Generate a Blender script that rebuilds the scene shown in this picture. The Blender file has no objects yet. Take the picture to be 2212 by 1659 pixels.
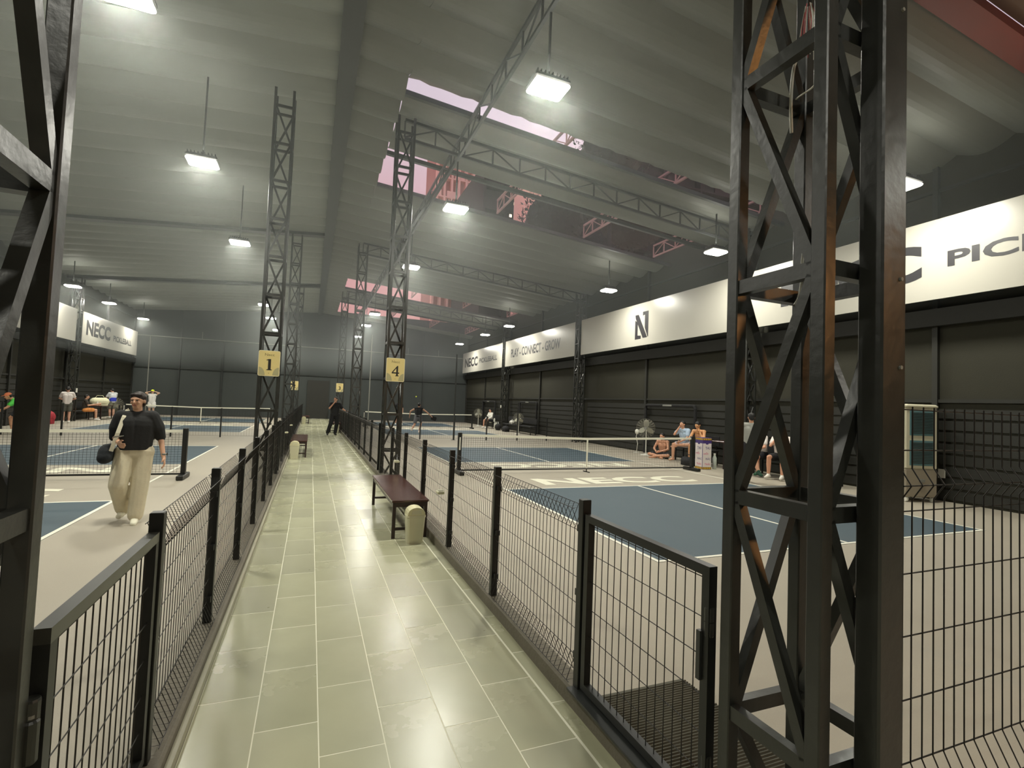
import bpy, math, random
from mathutils import Vector, Matrix, Euler
random.seed(7)
PI = math.pi
S = bpy.context.scene
COL = S.collection

# ------------------------------------------------------------------ camera
F_PX, YAW, PITCH, ROLL, CAM_H = 1082.0, 0.380, 0.0421, 0.0395, 1.62
cd = bpy.data.cameras.new('camera'); cam = bpy.data.objects.new('camera', cd); COL.objects.link(cam)
cd.sensor_fit = 'HORIZONTAL'; cd.sensor_width = 36.0; cd.lens = F_PX / 2212 * 36.0
cd.clip_start = 0.05; cd.clip_end = 600
_f = Vector((math.sin(YAW) * math.cos(PITCH), math.cos(YAW) * math.cos(PITCH), math.sin(PITCH)))
_r = Vector((math.cos(YAW), -math.sin(YAW), 0)); _u = _r.cross(_f)
_r2 = math.cos(ROLL) * _r + math.sin(ROLL) * _u; _u2 = -math.sin(ROLL) * _r + math.cos(ROLL) * _u
cam.matrix_world = Matrix(((_r2.x, _u2.x, -_f.x, 0), (_r2.y, _u2.y, -_f.y, 0), (_r2.z, _u2.z, -_f.z, CAM_H), (0, 0, 0, 1)))
S.camera = cam

# ------------------------------------------------------------------ world: dusk sky
w = bpy.data.worlds.new('dusk_sky'); S.world = w; w.use_nodes = True
nt = w.node_tree; nt.nodes.clear()
tc = nt.nodes.new('ShaderNodeTexCoord'); sx = nt.nodes.new('ShaderNodeSeparateXYZ')
rp = nt.nodes.new('ShaderNodeValToRGB'); bg = nt.nodes.new('ShaderNodeBackground'); wo = nt.nodes.new('ShaderNodeOutputWorld')
nt.links.new(tc.outputs['Generated'], sx.inputs[0]); nt.links.new(sx.outputs['Z'], rp.inputs[0])
nt.links.new(rp.outputs[0], bg.inputs[0]); nt.links.new(bg.outputs[0], wo.inputs[0])
cr = rp.color_ramp
cr.elements[0].position = 0.0; cr.elements[0].color = (0.60, 0.25, 0.22, 1)
cr.elements[1].position = 1.0; cr.elements[1].color = (0.30, 0.33, 0.50, 1)
for p, c in ((0.17, (0.74, 0.36, 0.35)), (0.38, (0.68, 0.43, 0.48)), (0.50, (0.72, 0.60, 0.68))):
    e = cr.elements.new(p); e.color = (*c, 1)
bg.inputs[1].default_value = 1.0

# ------------------------------------------------------------------ view
vs = S.view_settings
vs.view_transform = 'Standard'; vs.look = 'None'; vs.gamma = 1.0; vs.use_curve_mapping = False
vs.exposure = 0.0
LAMP_W = 165.0
LAMP_COL = (1.0, 0.98, 0.86)

# ------------------------------------------------------------------ materials
def srgb(r, g, b):
    f = lambda c: (c / 255) / 12.92 if c / 255 <= 0.04045 else (((c / 255) + 0.055) / 1.055) ** 2.4
    return (f(r), f(g), f(b), 1)
def mat(name, col, rough=0.6, metal=0.0, noise=None, bump=None, emit=None, coat=0.0, spec=0.5, alpha=None):
    """noise=(scale, amount, detail) mottles the colour; bump=(scale, strength)"""
    m = bpy.data.materials.new(name); m.use_nodes = True
    n = m.node_tree.nodes; l = m.node_tree.links; b = n['Principled BSDF']
    b.inputs['Base Color'].default_value = col; b.inputs['Roughness'].default_value = rough
    b.inputs['Metallic'].default_value = metal; b.inputs['Specular IOR Level'].default_value = spec
    if coat: b.inputs['Coat Weight'].default_value = coat
    if emit: b.inputs['Emission Color'].default_value = (*emit[:3], 1); b.inputs['Emission Strength'].default_value = emit[3]
    if noise or bump:
        t = n.new('ShaderNodeTexCoord')
    if noise:
        tx = n.new('ShaderNodeTexNoise'); tx.inputs['Scale'].default_value = noise[0]
        tx.inputs['Detail'].default_value = noise[2] if len(noise) > 2 else 4
        l.new(t.outputs['Object'], tx.inputs['Vector'])
        mx = n.new('ShaderNodeMix'); mx.data_type = 'RGBA'
        a = noise[1]
        mx.inputs['A'].default_value = tuple(min(1, c * (1 - a)) for c in col[:3]) + (1,)
        mx.inputs['B'].default_value = tuple(min(1, c * (1 + a)) for c in col[:3]) + (1,)
        l.new(tx.outputs['Fac'], mx.inputs['Factor']); l.new(mx.outputs['Result'], b.inputs['Base Color'])
        mr = n.new('ShaderNodeMapRange'); mr.inputs['From Min'].default_value = 0.2; mr.inputs['From Max'].default_value = 0.8
        mr.inputs['To Min'].default_value = max(0, rough - 0.035); mr.inputs['To Max'].default_value = min(1, rough + 0.035)
        l.new(tx.outputs['Fac'], mr.inputs['Value']); l.new(mr.outputs['Result'], b.inputs['Roughness'])
    if bump:
        t2 = n.new('ShaderNodeTexNoise'); t2.inputs['Scale'].default_value = bump[0]; t2.inputs['Detail'].default_value = 5
        l.new(t.outputs['Object'], t2.inputs['Vector'])
        bp = n.new('ShaderNodeBump'); bp.inputs['Strength'].default_value = bump[1]; bp.inputs['Distance'].default_value = 0.01
        l.new(t2.outputs['Fac'], bp.inputs['Height']); l.new(bp.outputs['Normal'], b.inputs['Normal'])
    return m
M = {}
M['court'] = mat('court_grey', srgb(166, 158, 142), 0.62, noise=(1.3, 0.07), bump=(180, 0.25))
M['blue'] = mat('court_blue', srgb(66, 83, 92), 0.6, noise=(1.1, 0.08), bump=(180, 0.25))
M['line'] = mat('court_line', srgb(232, 230, 214), 0.6)
M['letter'] = mat('court_letter', srgb(225, 222, 200), 0.6)
M['tile'] = mat('tile_stone', srgb(172, 171, 142), 0.27, noise=(2.2, 0.13, 8), bump=(9, 0.05))
M['tile_b'] = mat('tile_stone_pale', srgb(178, 177, 149), 0.25, noise=(2.6, 0.13, 8), bump=(9, 0.05))
M['tile_c'] = mat('tile_stone_grey', srgb(166, 165, 139), 0.29, noise=(2.0, 0.14, 8), bump=(9, 0.05))
M['grout'] = mat('grout', srgb(228, 226, 204), 0.8)
M['kerb'] = mat('kerb_cement', srgb(112, 106, 92), 0.75, noise=(7, 0.22, 8), bump=(40, 0.5))
M['kerbcap'] = mat('kerb_tile', srgb(165, 162, 140), 0.5, noise=(5, 0.2, 6))
M['steel'] = mat('black_painted_steel', srgb(43, 44, 40), 0.33, noise=(9, 0.35, 6), bump=(25, 0.15), spec=0.6)
M['steel2'] = mat('dark_steel', srgb(46, 48, 46), 0.38, noise=(4, 0.25), spec=0.5)
M['post'] = mat('post_black', srgb(26, 27, 25), 0.42)
M['rail'] = mat('gate_rail_worn', srgb(58, 58, 52), 0.3, noise=(14, 0.4, 6))
M['wire'] = mat('fence_wire', srgb(38, 36, 33), 0.45, metal=0.3)
M['roof'] = mat('roof_sheet', srgb(142, 147, 140), 0.55, noise=(0.7, 0.10), spec=0.3)
M['roofR'] = mat('roof_sheet_grey', srgb(118, 120, 114), 0.5, noise=(0.7, 0.10), spec=0.3)
M['truss'] = mat('truss_paint', srgb(66, 68, 68), 0.45)
M['trusspink'] = mat('truss_pink_lit', srgb(170, 132, 126), 0.5)  # pinkish dusk light on the trusses, put into their colour
M['wall'] = mat('wall_screen', srgb(56, 55, 46), 0.85, noise=(2, 0.12), bump=(60, 0.3), spec=0.25)
M['wallfar'] = mat('wall_screen_far', srgb(64, 68, 66), 0.8, noise=(1.0, 0.12), spec=0.25)
M['slat'] = mat('wall_slat', srgb(36, 36, 30), 0.6)
M['banner'] = mat('banner_white', srgb(178, 175, 164), 0.30, noise=(0.8, 0.03), spec=0.5)
M['ink'] = mat('banner_ink', srgb(40, 38, 42), 0.5)
M['gold'] = mat('sign_gold', srgb(226, 206, 140), 0.4, noise=(3, 0.08))
M['gold2'] = mat('sign_gold_shade', srgb(176, 168, 128), 0.4)
M['goldedge'] = mat('sign_edge', srgb(238, 230, 196), 0.4)
M['signink'] = mat('sign_ink', srgb(34, 30, 26), 0.5)
M['signbrown'] = mat('sign_brown', srgb(120, 104, 66), 0.5)
M['bench'] = mat('bench_top', srgb(72, 46, 40), 0.22, noise=(5, 0.3, 6), spec=0.6)
M['benchleg'] = mat('bench_leg', srgb(50, 36, 34), 0.35)
M['bin'] = mat('bin_cream', srgb(206, 202, 172), 0.45, noise=(6, 0.05))
M['binlid'] = mat('bin_lid', srgb(214, 208, 168), 0.4)
M['mat'] = mat('door_mat', srgb(88, 86, 74), 0.9)
M['net'] = mat('net_cord', srgb(34, 34, 36), 0.8)
M['tape'] = mat('net_tape', srgb(238, 236, 218), 0.55)
M['lampglow'] = mat('lamp_glow', (1, 1, 1, 1), 0.5, emit=(1.0, 0.98, 0.86, 30))
M['lampbody'] = mat('lamp_body', srgb(60, 60, 58), 0.4)
M['white'] = mat('white_plastic', srgb(228, 226, 214), 0.45)
M['grey'] = mat('grey_plastic', srgb(130, 130, 122), 0.5)
M['fan'] = mat('fan_grille', srgb(168, 166, 150), 0.4, metal=0.4)
M['teal'] = mat('cooler_louver', srgb(96, 132, 136), 0.5)
M['cream'] = mat('cooler_cream', srgb(206, 200, 174), 0.5)
M['tank'] = mat('cooler_tank', srgb(150, 140, 122), 0.5)
M['black'] = mat('black_fabric', srgb(26, 26, 26), 0.85)
M['red'] = mat('red_fabric', srgb(150, 44, 52), 0.7)
M['redstrip'] = mat('lit_strip_red', srgb(120, 50, 38), 0.5, noise=(3, 0.15))  # lit red seen through an opening, put into a beam colour
M['brown'] = mat('brown_sheet', srgb(84, 62, 34), 0.7)
M['green'] = mat('green_bag', srgb(96, 150, 92), 0.5)
M['ball'] = mat('yellow_ball', srgb(225, 235, 60), 0.5)
M['cable'] = mat('cable_white', srgb(200, 198, 184), 0.5)
M['cablered'] = mat('cable_red', srgb(190, 60, 60), 0.5)
M['tan'] = mat('building_tan', srgb(242, 208, 196), 0.8)
M['tan2'] = mat('building_dark', srgb(186, 140, 130), 0.8)
M['dark'] = mat('night_building', srgb(44, 40, 42), 0.9)
M['litwin'] = mat('lit_window', (1, 0.8, 0.5, 1), 0.5, emit=(1, 0.85, 0.6, 2.0))
M['leaf'] = mat('leaf_dark', srgb(40, 46, 38), 0.8)
M['purple'] = mat('box_purple', srgb(72, 54, 120), 0.5)
M['pinkink'] = mat('ink_pink', srgb(206, 70, 120), 0.5)
M['yellow'] = mat('box_yellow', srgb(220, 176, 60), 0.5)
M['boxwhite'] = mat('box_white', srgb(226, 216, 214), 0.5)
M['shoe'] = mat('shoe_white', srgb(232, 228, 208), 0.6)

# ------------------------------------------------------------------ object helpers
def link(name, me, m, parent=None):
    o = bpy.data.objects.new(name, me); COL.objects.link(o)
    if m is not None and not me.materials: me.materials.append(m)
    if parent is not None: o.parent = parent
    return o
def tag(o, label=None, cat=None, group=None, kind=None):
    if label: o['label'] = label
    if cat: o['category'] = cat
    if group: o['group'] = group
    if kind: o['kind'] = kind
    return o
def thing(name, label, cat, loc=(0, 0, 0), rz=0.0, group=None):
    o = bpy.data.objects.new(name, None); COL.objects.link(o)
    o.location = loc; o.rotation_euler = (0, 0, rz); o.empty_display_size = 0.1
    return tag(o, label, cat, group)
def struct(o): o['kind'] = 'structure'; return o
def copy_tree(o, parent=None):
    c = o.copy(); COL.objects.link(c)
    if parent is not None: c.parent = parent
    for ch in list(o.children): copy_tree(ch, c)
    return c

class MB:
    def __init__(s): s.v = []; s.f = []
    def add(s, vs_, fs_):
        n = len(s.v); s.v += [tuple(v) for v in vs_]; s.f += [tuple(i + n for i in f) for f in fs_]; return s
    def box(s, x0, x1, y0, y1, z0, z1):
        return s.add([(x0,y0,z0),(x1,y0,z0),(x1,y1,z0),(x0,y1,z0),(x0,y0,z1),(x1,y0,z1),(x1,y1,z1),(x0,y1,z1)],
                     [(0,3,2,1),(4,5,6,7),(0,1,5,4),(1,2,6,5),(2,3,7,6),(3,0,4,7)])
    def cbox(s, c, sz, rot=None):
        hx, hy, hz = sz[0]/2, sz[1]/2, sz[2]/2
        P = [Vector(p) for p in ((-hx,-hy,-hz),(hx,-hy,-hz),(hx,hy,-hz),(-hx,hy,-hz),(-hx,-hy,hz),(hx,-hy,hz),(hx,hy,hz),(-hx,hy,hz))]
        if rot is not None: P = [rot @ p for p in P]
        return s.add([Vector(c) + p for p in P], [(0,3,2,1),(4,5,6,7),(0,1,5,4),(1,2,6,5),(2,3,7,6),(3,0,4,7)])
    def bevbox(s, x0, x1, y0, y1, z0, z1, b=0.004):
        """box with its vertical edges chamfered and its top rim too"""
        def ring(z, i):
            return [(x0+i+b,y0+i,z),(x1-i-b,y0+i,z),(x1-i,y0+i+b,z),(x1-i,y1-i-b,z),(x1-i-b,y1-i,z),(x0+i+b,y1-i,z),(x0+i,y1-i-b,z),(x0+i,y0+i+b,z)]
        R = ring(z0+b, 0) + ring(z1-b, 0) + ring(z1, b) + ring(z0, b)
        fs = []
        for k in range(8):
            j = (k+1) % 8
            fs += [(k, j, 8+j, 8+k), (8+k, 8+j, 16+j, 16+k), (24+k, 24+j, j, k)]
        fs += [tuple(range(16, 24)), tuple(range(31, 23, -1))]
        return s.add(R, fs)
    def bar(s, p0, p1, w_, h_=None, up=(0, 0, 1)):
        h_ = h_ or w_; p0 = Vector(p0); p1 = Vector(p1); d = (p1 - p0).normalized(); u = Vector(up)
        if abs(d.dot(u)) > 0.99: u = Vector((1, 0, 0))
        r = d.cross(u).normalized(); u = r.cross(d)
        q = []
        for p in (p0, p1):
            for a, b in ((-1,-1),(1,-1),(1,1),(-1,1)): q.append(p + r * (a*w_/2) + u * (b*h_/2))
        return s.add(q, [(0,1,2,3),(7,6,5,4),(0,4,5,1),(1,5,6,2),(2,6,7,3),(3,7,4,0)])
    def tube(s, path, r, n=4, closed=False):
        P = [Vector(p) for p in path]; k = len(P); base = len(s.v); u = None
        for i, p in enumerate(P):
            if closed: d = (P[(i+1) % k] - P[i-1])
            else: d = P[min(i+1, k-1)] - P[max(i-1, 0)]
            d.normalize()
            if u is None:
                u = Vector((0,0,1)) if abs(d.z) < 0.9 else Vector((1,0,0))
            a = d.cross(u).normalized(); b = a.cross(d).normalized(); u = b
            rr = r[i] if isinstance(r, (list, tuple)) else r
            for j in range(n):
                t = 2*PI*(j+0.5)/n; s.v.append(tuple(p + a*(math.cos(t)*rr) + b*(math.sin(t)*rr)))
        for i in range(k if closed else k-1):
            i2 = (i+1) % k
            for j in range(n):
                j2 = (j+1) % n; s.f.append((base+i*n+j, base+i*n+j2, base+i2*n+j2, base+i2*n+j))
        if not closed:
            s.f.append(tuple(base + j for j in range(n-1, -1, -1))); s.f.append(tuple(base+(k-1)*n+j for j in range(n)))
        return s
    def lathe(s, prof, c=(0,0,0), n=16, axis='z'):
        base = len(s.v)
        for r, z in prof:
            for j in range(n):
                t = 2*PI*j/n; a, b = r*math.cos(t), r*math.sin(t)
                p = (a, b, z) if axis == 'z' else ((a, z, b) if axis == 'y' else (z, a, b))
                s.v.append((p[0]+c[0], p[1]+c[1], p[2]+c[2]))
        for i in range(len(prof)-1):
            for j in range(n):
                j2 = (j+1) % n; s.f.append((base+i*n+j, base+i*n+j2, base+(i+1)*n+j2, base+(i+1)*n+j))
        s.f.append(tuple(base+j for j in range(n-1,-1,-1))); s.f.append(tuple(base+(len(prof)-1)*n+j for j in range(n)))
        return s
    def prism(s, poly, ux, uy, o, th, un):
        """polygon poly (2-D) placed at o + ux*x + uy*y, extruded th along un"""
        o = Vector(o); ux = Vector(ux); uy = Vector(uy); un = Vector(un); k = len(poly)
        A = [o + ux*x + uy*y for x, y in poly]; B = [p + un*th for p in A]
        return s.add(A + B, [tuple(range(k-1,-1,-1)), tuple(range(k, 2*k))] + [(i, (i+1) % k, k+(i+1) % k, k+i) for i in range(k)])
    def ell(s, c, r, rot=None, nu=12, nv=8):
        c = Vector(c); base = len(s.v)
        V = [Vector((0,0,-1))]
        for i in range(1, nv):
            ph = -PI/2 + PI*i/nv
            for j in range(nu): V.append(Vector((math.cos(ph)*math.cos(2*PI*j/nu), math.cos(ph)*math.sin(2*PI*j/nu), math.sin(ph))))
        V.append(Vector((0,0,1)))
        for v in V:
            q = Vector((v.x*r[0], v.y*r[1], v.z*r[2]))
            if rot is not None: q = rot @ q
            s.v.append(tuple(c + q))
        for j in range(nu): s.f.append((base, base+1+(j+1) % nu, base+1+j))
        for i in range(nv-2):
            for j in range(nu):
                a = base+1+i*nu; s.f.append((a+j, a+(j+1) % nu, a+nu+(j+1) % nu, a+nu+j))
        t = base+len(V)-1; a = base+1+(nv-2)*nu
        for j in range(nu): s.f.append((t, a+j, a+(j+1) % nu))
        return s
    def cap(s, p0, p1, r0, r1, n=12):
        p0 = Vector(p0); p1 = Vector(p1); d = p1-p0; L = d.length
        if L < 1e-5: return s.ell(p0, (r0,)*3)
        d /= L; path = []; rad = []
        for k in range(4): t = PI/2*k/4; path.append(p0 - d*(r0*math.cos(t))); rad.append(max(1e-4, r0*math.sin(t)))
        path.append(p0); rad.append(r0); path.append(p1); rad.append(r1)
        for k in range(3, -1, -1): t = PI/2*k/4; path.append(p1 + d*(r1*math.cos(t))); rad.append(max(1e-4, r1*math.sin(t)))
        return s.tube(path, rad, n)
    def mesh(s, name):
        me = bpy.data.meshes.new(name); me.from_pydata(s.v, [], s.f); me.update(); return me
    def build(s, name, m, parent=None, smooth=False):
        me = s.mesh(name)
        if smooth: me.polygons.foreach_set('use_smooth', [True]*len(me.polygons))
        return link(name, me, m, parent)

def text_obj(txt, name, m, o, ux, uy, wid, hei, parent=None, bold=0.0, un=None, th=0.002):
    """lettering laid into the rectangle o + ux*[0..wid], uy*[0..hei]"""
    c = bpy.data.curves.new(name, 'FONT'); c.body = txt; c.offset = bold; c.resolution_u = 3
    t = bpy.data.objects.new(name, c); COL.objects.link(t)
    me = bpy.data.meshes.new_from_object(t.evaluated_get(bpy.context.evaluated_depsgraph_get()))
    bpy.data.objects.remove(t); bpy.data.curves.remove(c)
    ux = Vector(ux); uy = Vector(uy); o = Vector(o); un = Vector(un) if un else ux.cross(uy)
    X = [v.co.x for v in me.vertices]; Y = [v.co.y for v in me.vertices]
    x0, x1, y0, y1 = min(X), max(X), min(Y), max(Y)
    for v in me.vertices:
        v.co = o + ux*((v.co.x-x0)/(x1-x0)*wid) + uy*((v.co.y-y0)/(y1-y0)*hei) + un*th
    me.materials.clear()
    return link(name, me, m, parent)

DG = lambda: bpy.context.evaluated_depsgraph_get()
def blob(name, mb, voxel, m, parent=None, smooth_it=2, cut=None):
    me = mb.mesh('tmp'); t = bpy.data.objects.new('tmp', me); COL.objects.link(t)
    md = t.modifiers.new('r', 'REMESH'); md.mode = 'VOXEL'; md.voxel_size = voxel; md.use_smooth_shade = True
    if smooth_it:
        sm = t.modifiers.new('s', 'SMOOTH'); sm.iterations = smooth_it; sm.factor = 0.5
    out = bpy.data.meshes.new_from_object(t.evaluated_get(DG()))
    bpy.data.objects.remove(t); bpy.data.meshes.remove(me)
    if cut:
        import bmesh
        q = bmesh.new(); q.from_mesh(out)
        r = bmesh.ops.bisect_plane(q, geom=q.verts[:]+q.edges[:]+q.faces[:], plane_co=cut[0], plane_no=cut[1], clear_inner=True)
        bmesh.ops.holes_fill(q, edges=[e for e in q.edges if e.is_boundary]); q.to_mesh(out); q.free()
    out.materials.clear(); out.polygons.foreach_set('use_smooth', [True]*len(out.polygons))
    return link(name, out, m, parent)

# ------------------------------------------------------------------ lamps (their own light)
def area(loc, size, power, col, rot=(0, 0, 0), name='floodlight_light', spread=PI):
    l = bpy.data.lights.new(name, 'AREA'); l.shape = 'RECTANGLE'; l.size = size[0]; l.size_y = size[1]
    l.energy = power; l.color = col; l.spread = spread
    o = bpy.data.objects.new(name, l); COL.objects.link(o); o.location = loc; o.rotation_euler = rot
    return o

XR_WALL, XL_WALL, Y_FAR, Y_NEAR = 12.2, -11.3, 40.8, -9.0
S.cycles.use_denoising = True; S.cycles.max_bounces = 7; S.cycles.diffuse_bounces = 4; S.cycles.glossy_bounces = 3
S.cycles.volume_bounces = 0; S.cycles.use_adaptive_sampling = True; S.cycles.adaptive_threshold = 0.02; S.cycles.sample_clamp_indirect = 6
RIDGE = 0.33
def roof_z(x):
    """underside of the roof: highest over the walkway, falling to both long walls"""
    return 8.02 - 0.085*abs(x - RIDGE)

# ================================================================== SETTING
fl = struct(MB().box(XL_WALL-.1, XR_WALL+.1, Y_NEAR, Y_FAR, -0.12, -0.002).build('floor', M['court']))
# walkway bed (the grout under the tiles), part of the floor
g = MB().box(-0.46, 1.40, Y_NEAR, Y_FAR, -0.0015, 0.0058).build('grout_bed', M['grout'], fl)

# tiles: each a piece of its own as far as they can be told apart
cols = [(-0.46, -0.172), (-0.172, 0.117), (0.117, 0.409), (0.409, 0.70), (0.70, 0.99), (0.99, 1.295), (1.302, 1.40)]
offs = [2.47, 2.72, 2.453, 2.746, 2.477, 2.776, 2.50]
TL = 0.575
far_tiles = MB()
for ci, ((xa, xb), off) in enumerate(zip(cols, offs)):
    base = MB().bevbox(0.0030, xb-xa-0.0030, 0.0032, TL-0.0032, 0, 0.0033, 0.0006).mesh('tile')
    variants = []
    for mm in (M['tile'], M['tile_b'], M['tile_c']):
        c = base.copy(); c.materials.append(mm); variants.append(c)
    y = off - TL*7
    k = 0
    while y < Y_FAR - TL:
        if y > -1.5 and y < 13.5:
            o = bpy.data.objects.new('tile', random.choice(variants)); COL.objects.link(o); o.parent = fl
            o.location = (xa, y, 0.0030 + random.uniform(0, 0.0003))
        elif y >= 13.5:
            far_tiles.box(xa+.004, xb-.004, y+.004, y+TL-.004, 0.003, 0.0065)
        y += TL; k += 1
o = far_tiles.build('tile_field', M['tile'], fl); o['kind'] = 'stuff'

# kerbs
def kerb(name, x0, x1, capx, ya, yb):
    m = MB(); n = 60
    vs_, fs_ = [], []
    for i in range(n+1):
        y = ya + (yb-ya)*i/n; j = random.uniform(-.004, .004)
        vs_ += [(x0+j, y, 0), (x0+j, y, .09), (x0+.01+j, y, .1), (x1-.01, y, .1), (x1, y, .09), (x1, y, 0)]
    for i in range(n):
        for k in range(5): a = i*6+k; fs_.append((a, a+1, a+7, a+6))
    m.add(vs_, fs_)
    return struct(m.build(name, M['kerb']))
kerb('trim_1', 1.385, 1.50, 0, -1.5, Y_FAR)
k2 = kerb('trim_2', -0.63, -0.49, 0, -1.5, Y_FAR)
struct(MB().box(-0.488, -0.462, -1.5, Y_FAR, 0.0, 0.055).build('trim_3', M['kerbcap']))

# painted courts, part of the floor
def court(xl, yc, letters=True):
    T = 0.05; z = 0.0
    for s in (-1, 1):
        a, b = sorted((yc + s*2.135, yc + s*6.705))
        MB().box(xl, xl+6.1, a, b, -0.002, 0.0015).build('court_paint', M['blue'], fl)
    m = MB()
    for x in (xl, xl+6.1-T): MB().box(x, x+T, yc-6.705, yc+6.705, 0.0015, 0.003).build('court_line', M['line'], fl)
    for y in (yc-6.705, yc+6.705-T, yc-2.135-T/2, yc+2.135-T/2): MB().box(xl+T, xl+6.1-T, y, y+T, 0.0015, 0.003).build('court_line', M['line'], fl)
    for s in (-1, 1):
        a, b = sorted((yc + s*2.16, yc + s*6.65)); MB().box(xl+3.025, xl+3.075, a, b, 0.0015, 0.003).build('court_line', M['line'], fl)
    text_obj('NECC', 'court_lettering', M['letter'], (xl+1.05, yc-1.78, 0.0), (1,0,0), (0,1,0), 4.05, 0.86, fl, 0.035)
    text_obj('NECC', 'court_lettering', M['letter'], (xl+5.1, yc+1.78, 0.0), (-1,0,0), (0,-1,0), 4.05, 0.86, fl, 0.035)
court(3.54, 11.15); court(-8.66, 11.1); court(3.35, 31.0); court(-8.8, 31.0)

# walls
wr = struct(MB().box(XR_WALL, XR_WALL+.12, Y_NEAR, Y_FAR, 0, 7.6).build('wall_right', M['wall']))
wl = struct(MB().box(XL_WALL-.12, XL_WALL, Y_NEAR, Y_FAR, 0, 7.6).build('wall_left', M['wall']))
wf = struct(MB().box(XL_WALL-.12, XR_WALL+.12, Y_FAR, Y_FAR+.12, 0, 8.3).build('wall_back', M['wallfar']))
wn = struct(MB().box(XL_WALL-.12, XR_WALL+.12, Y_NEAR-.12, Y_NEAR, 0, 8.3).build('wall_sky_block', M['wall']))  # added dark wall, keeps the pink sky from leaking in behind
# slatted lower part, posts and rails of the long walls
for side, par in ((1, wr), (-1, wl)):
    xw = XR_WALL if side > 0 else XL_WALL
    me_s = MB().box(-.03, 0, 0, 9.6, 0, .19).mesh('wall_slat'); me_s.materials.append(M['slat'])
    for b in range(5):
        y0 = Y_NEAR + 0.2 + b*9.95
        for k in range(8):
            o = bpy.data.objects.new('wall_slat', me_s); COL.objects.link(o); o.parent = par
            o.location = (xw - (0.002 if side > 0 else -0.034), y0, 0.05 + k*0.235)
    for b in range(11):
        y = Y_NEAR + 0.7 + b*4.9
        xa = xw - .09 if side > 0 else xw
        MB().box(xa, xa+.09, y, y+.1, 0, 7.2).build('wall_post', M['slat'], par)
    xa = xw-.05 if side > 0 else xw
    for z in (2.02, 3.9, 6.5): MB().box(xa-.01 if side > 0 else xa, xa+.05 if side > 0 else xa+.06, Y_NEAR, Y_FAR, z, z+.07).build('wall_rail', M['slat'], par)
# dark header band behind / under the banners
MB().box(12.0, 12.17, Y_NEAR, Y_FAR, 3.62, 3.98).build('wall_header', M['slat'], wr)
MB().box(XL_WALL+.03, XL_WALL+.2, Y_NEAR, Y_FAR, 3.5, 3.78).build('wall_header', M['slat'], wl)
for z, r in ((5.38, .035), (3.25, .025)):
    MB().tube([(XL_WALL, Y_FAR-.08, z), (XR_WALL, Y_FAR-.08, z)], r, 6).build('wall_rail', M['grey'] if z > 5 else M['steel2'], wf)
for x in (-8.6, -6, -3.4, 3.2, 5.8, 8.4):
    MB().box(x, x+.06, Y_FAR-.07, Y_FAR-.01, 0, 7.4).build('wall_post', M['steel2'], wf)
for x in (-7.3, 7.1, 9.6): MB().tube([(x, Y_FAR-.14, 5.38), (x, Y_FAR-.14, 5.9)], .02, 5).build('wall_stub', M['grey'], wf)
MB().box(-.3, 1.25, Y_FAR-.06, Y_FAR-.01, 0, 2.9).build('wall_panel', M['slat'], wf)

# ---- roof: lapped sheets, each its own piece, with the open strips of the right half left open
cr_ = struct(MB().box(0.45, 0.47, Y_NEAR, Y_FAR, 8.26, 8.30).build('ceiling_right', M['roofR']))
cl_ = struct(MB().box(0.17, 0.19, Y_NEAR, Y_FAR, 8.26, 8.30).build('ceiling_left', M['roof']))
def sheet_mesh(x0, x1, wdt, wavy, mm):
    """one sheet across the half-span: a shallow trough that sags between its two lapped edges"""
    m = MB(); nx = 48 if wavy else 2; ny = 10
    top, bot = [], []
    for i in range(nx+1):
        x = x0 + (x1-x0)*i/nx
        for j in range(ny+1):
            t = j/ny; z = roof_z(x) + 0.17*(1 - math.sin(PI*t))
            y = t*wdt + (.008 if t == 1 else 0)
            if wavy and t > .55: y += 0.06*abs(math.sin(PI*(x)/0.56))*(t-.55)/.45
            bot.append((x, y, z)); top.append((x, y, z+.02))
    n = len(bot); f = []
    J = ny+1
    for i in range(nx):
        for j in range(ny):
            a = i*J+j
            f.append((a, a+1, a+J+1, a+J)); f.append((n+a, n+a+J, n+a+J+1, n+a+1))
        a = i*J; f.append((a, a+J, n+a+J, n+a)); b = i*J+ny; f.append((b, n+b, n+b+J, b+J))
    for j in range(ny):
        f.append((j, n+j, n+j+1, j+1)); a = nx*J+j; f.append((a, a+1, n+a+1, n+a))
    m.add(bot+top, f); me = m.mesh('roof_sheet'); me.materials.append(mm)
    return me
def roof_run(par, x0, x1, ya, yb, mm, wavy=False):
    n = max(1, round((yb-ya)/0.93)); wd = (yb-ya)/n
    me = sheet_mesh(x0, x1, wd, False, mm); mw = sheet_mesh(x0, x1, wd, True, mm) if wavy else me
    for k in range(n):
        o = bpy.data.objects.new('roof_sheet', mw if k == n-1 else me); COL.objects.link(o); o.parent = par
        o.location = (0, ya + k*wd, 0)
XO = 1.47          # the open strips start here
roof_run(cr_, XO, XR_WALL, 4.22, 9.88, M['roofR'], True)
roof_run(cr_, XO, XR_WALL, 10.46, 12.95, M['roofR'])
roof_run(cr_, XO, XR_WALL, 15.38, 27.9, M['roofR'], True)
roof_run(cr_, XO, XR_WALL, 30.75, 34.45, M['roofR'])
roof_run(cr_, XO, XR_WALL, 39.6, 40.8, M['roofR'])
roof_run(cr_, 0.50, XO, 4.22, 40.8, M['roofR'])
roof_run(cr_, 0.50, XR_WALL, -8.9, 3.86, M['brown'])
roof_run(cl_, XL_WALL, 0.16, -8.9, 40.8, M['roof'])
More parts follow.
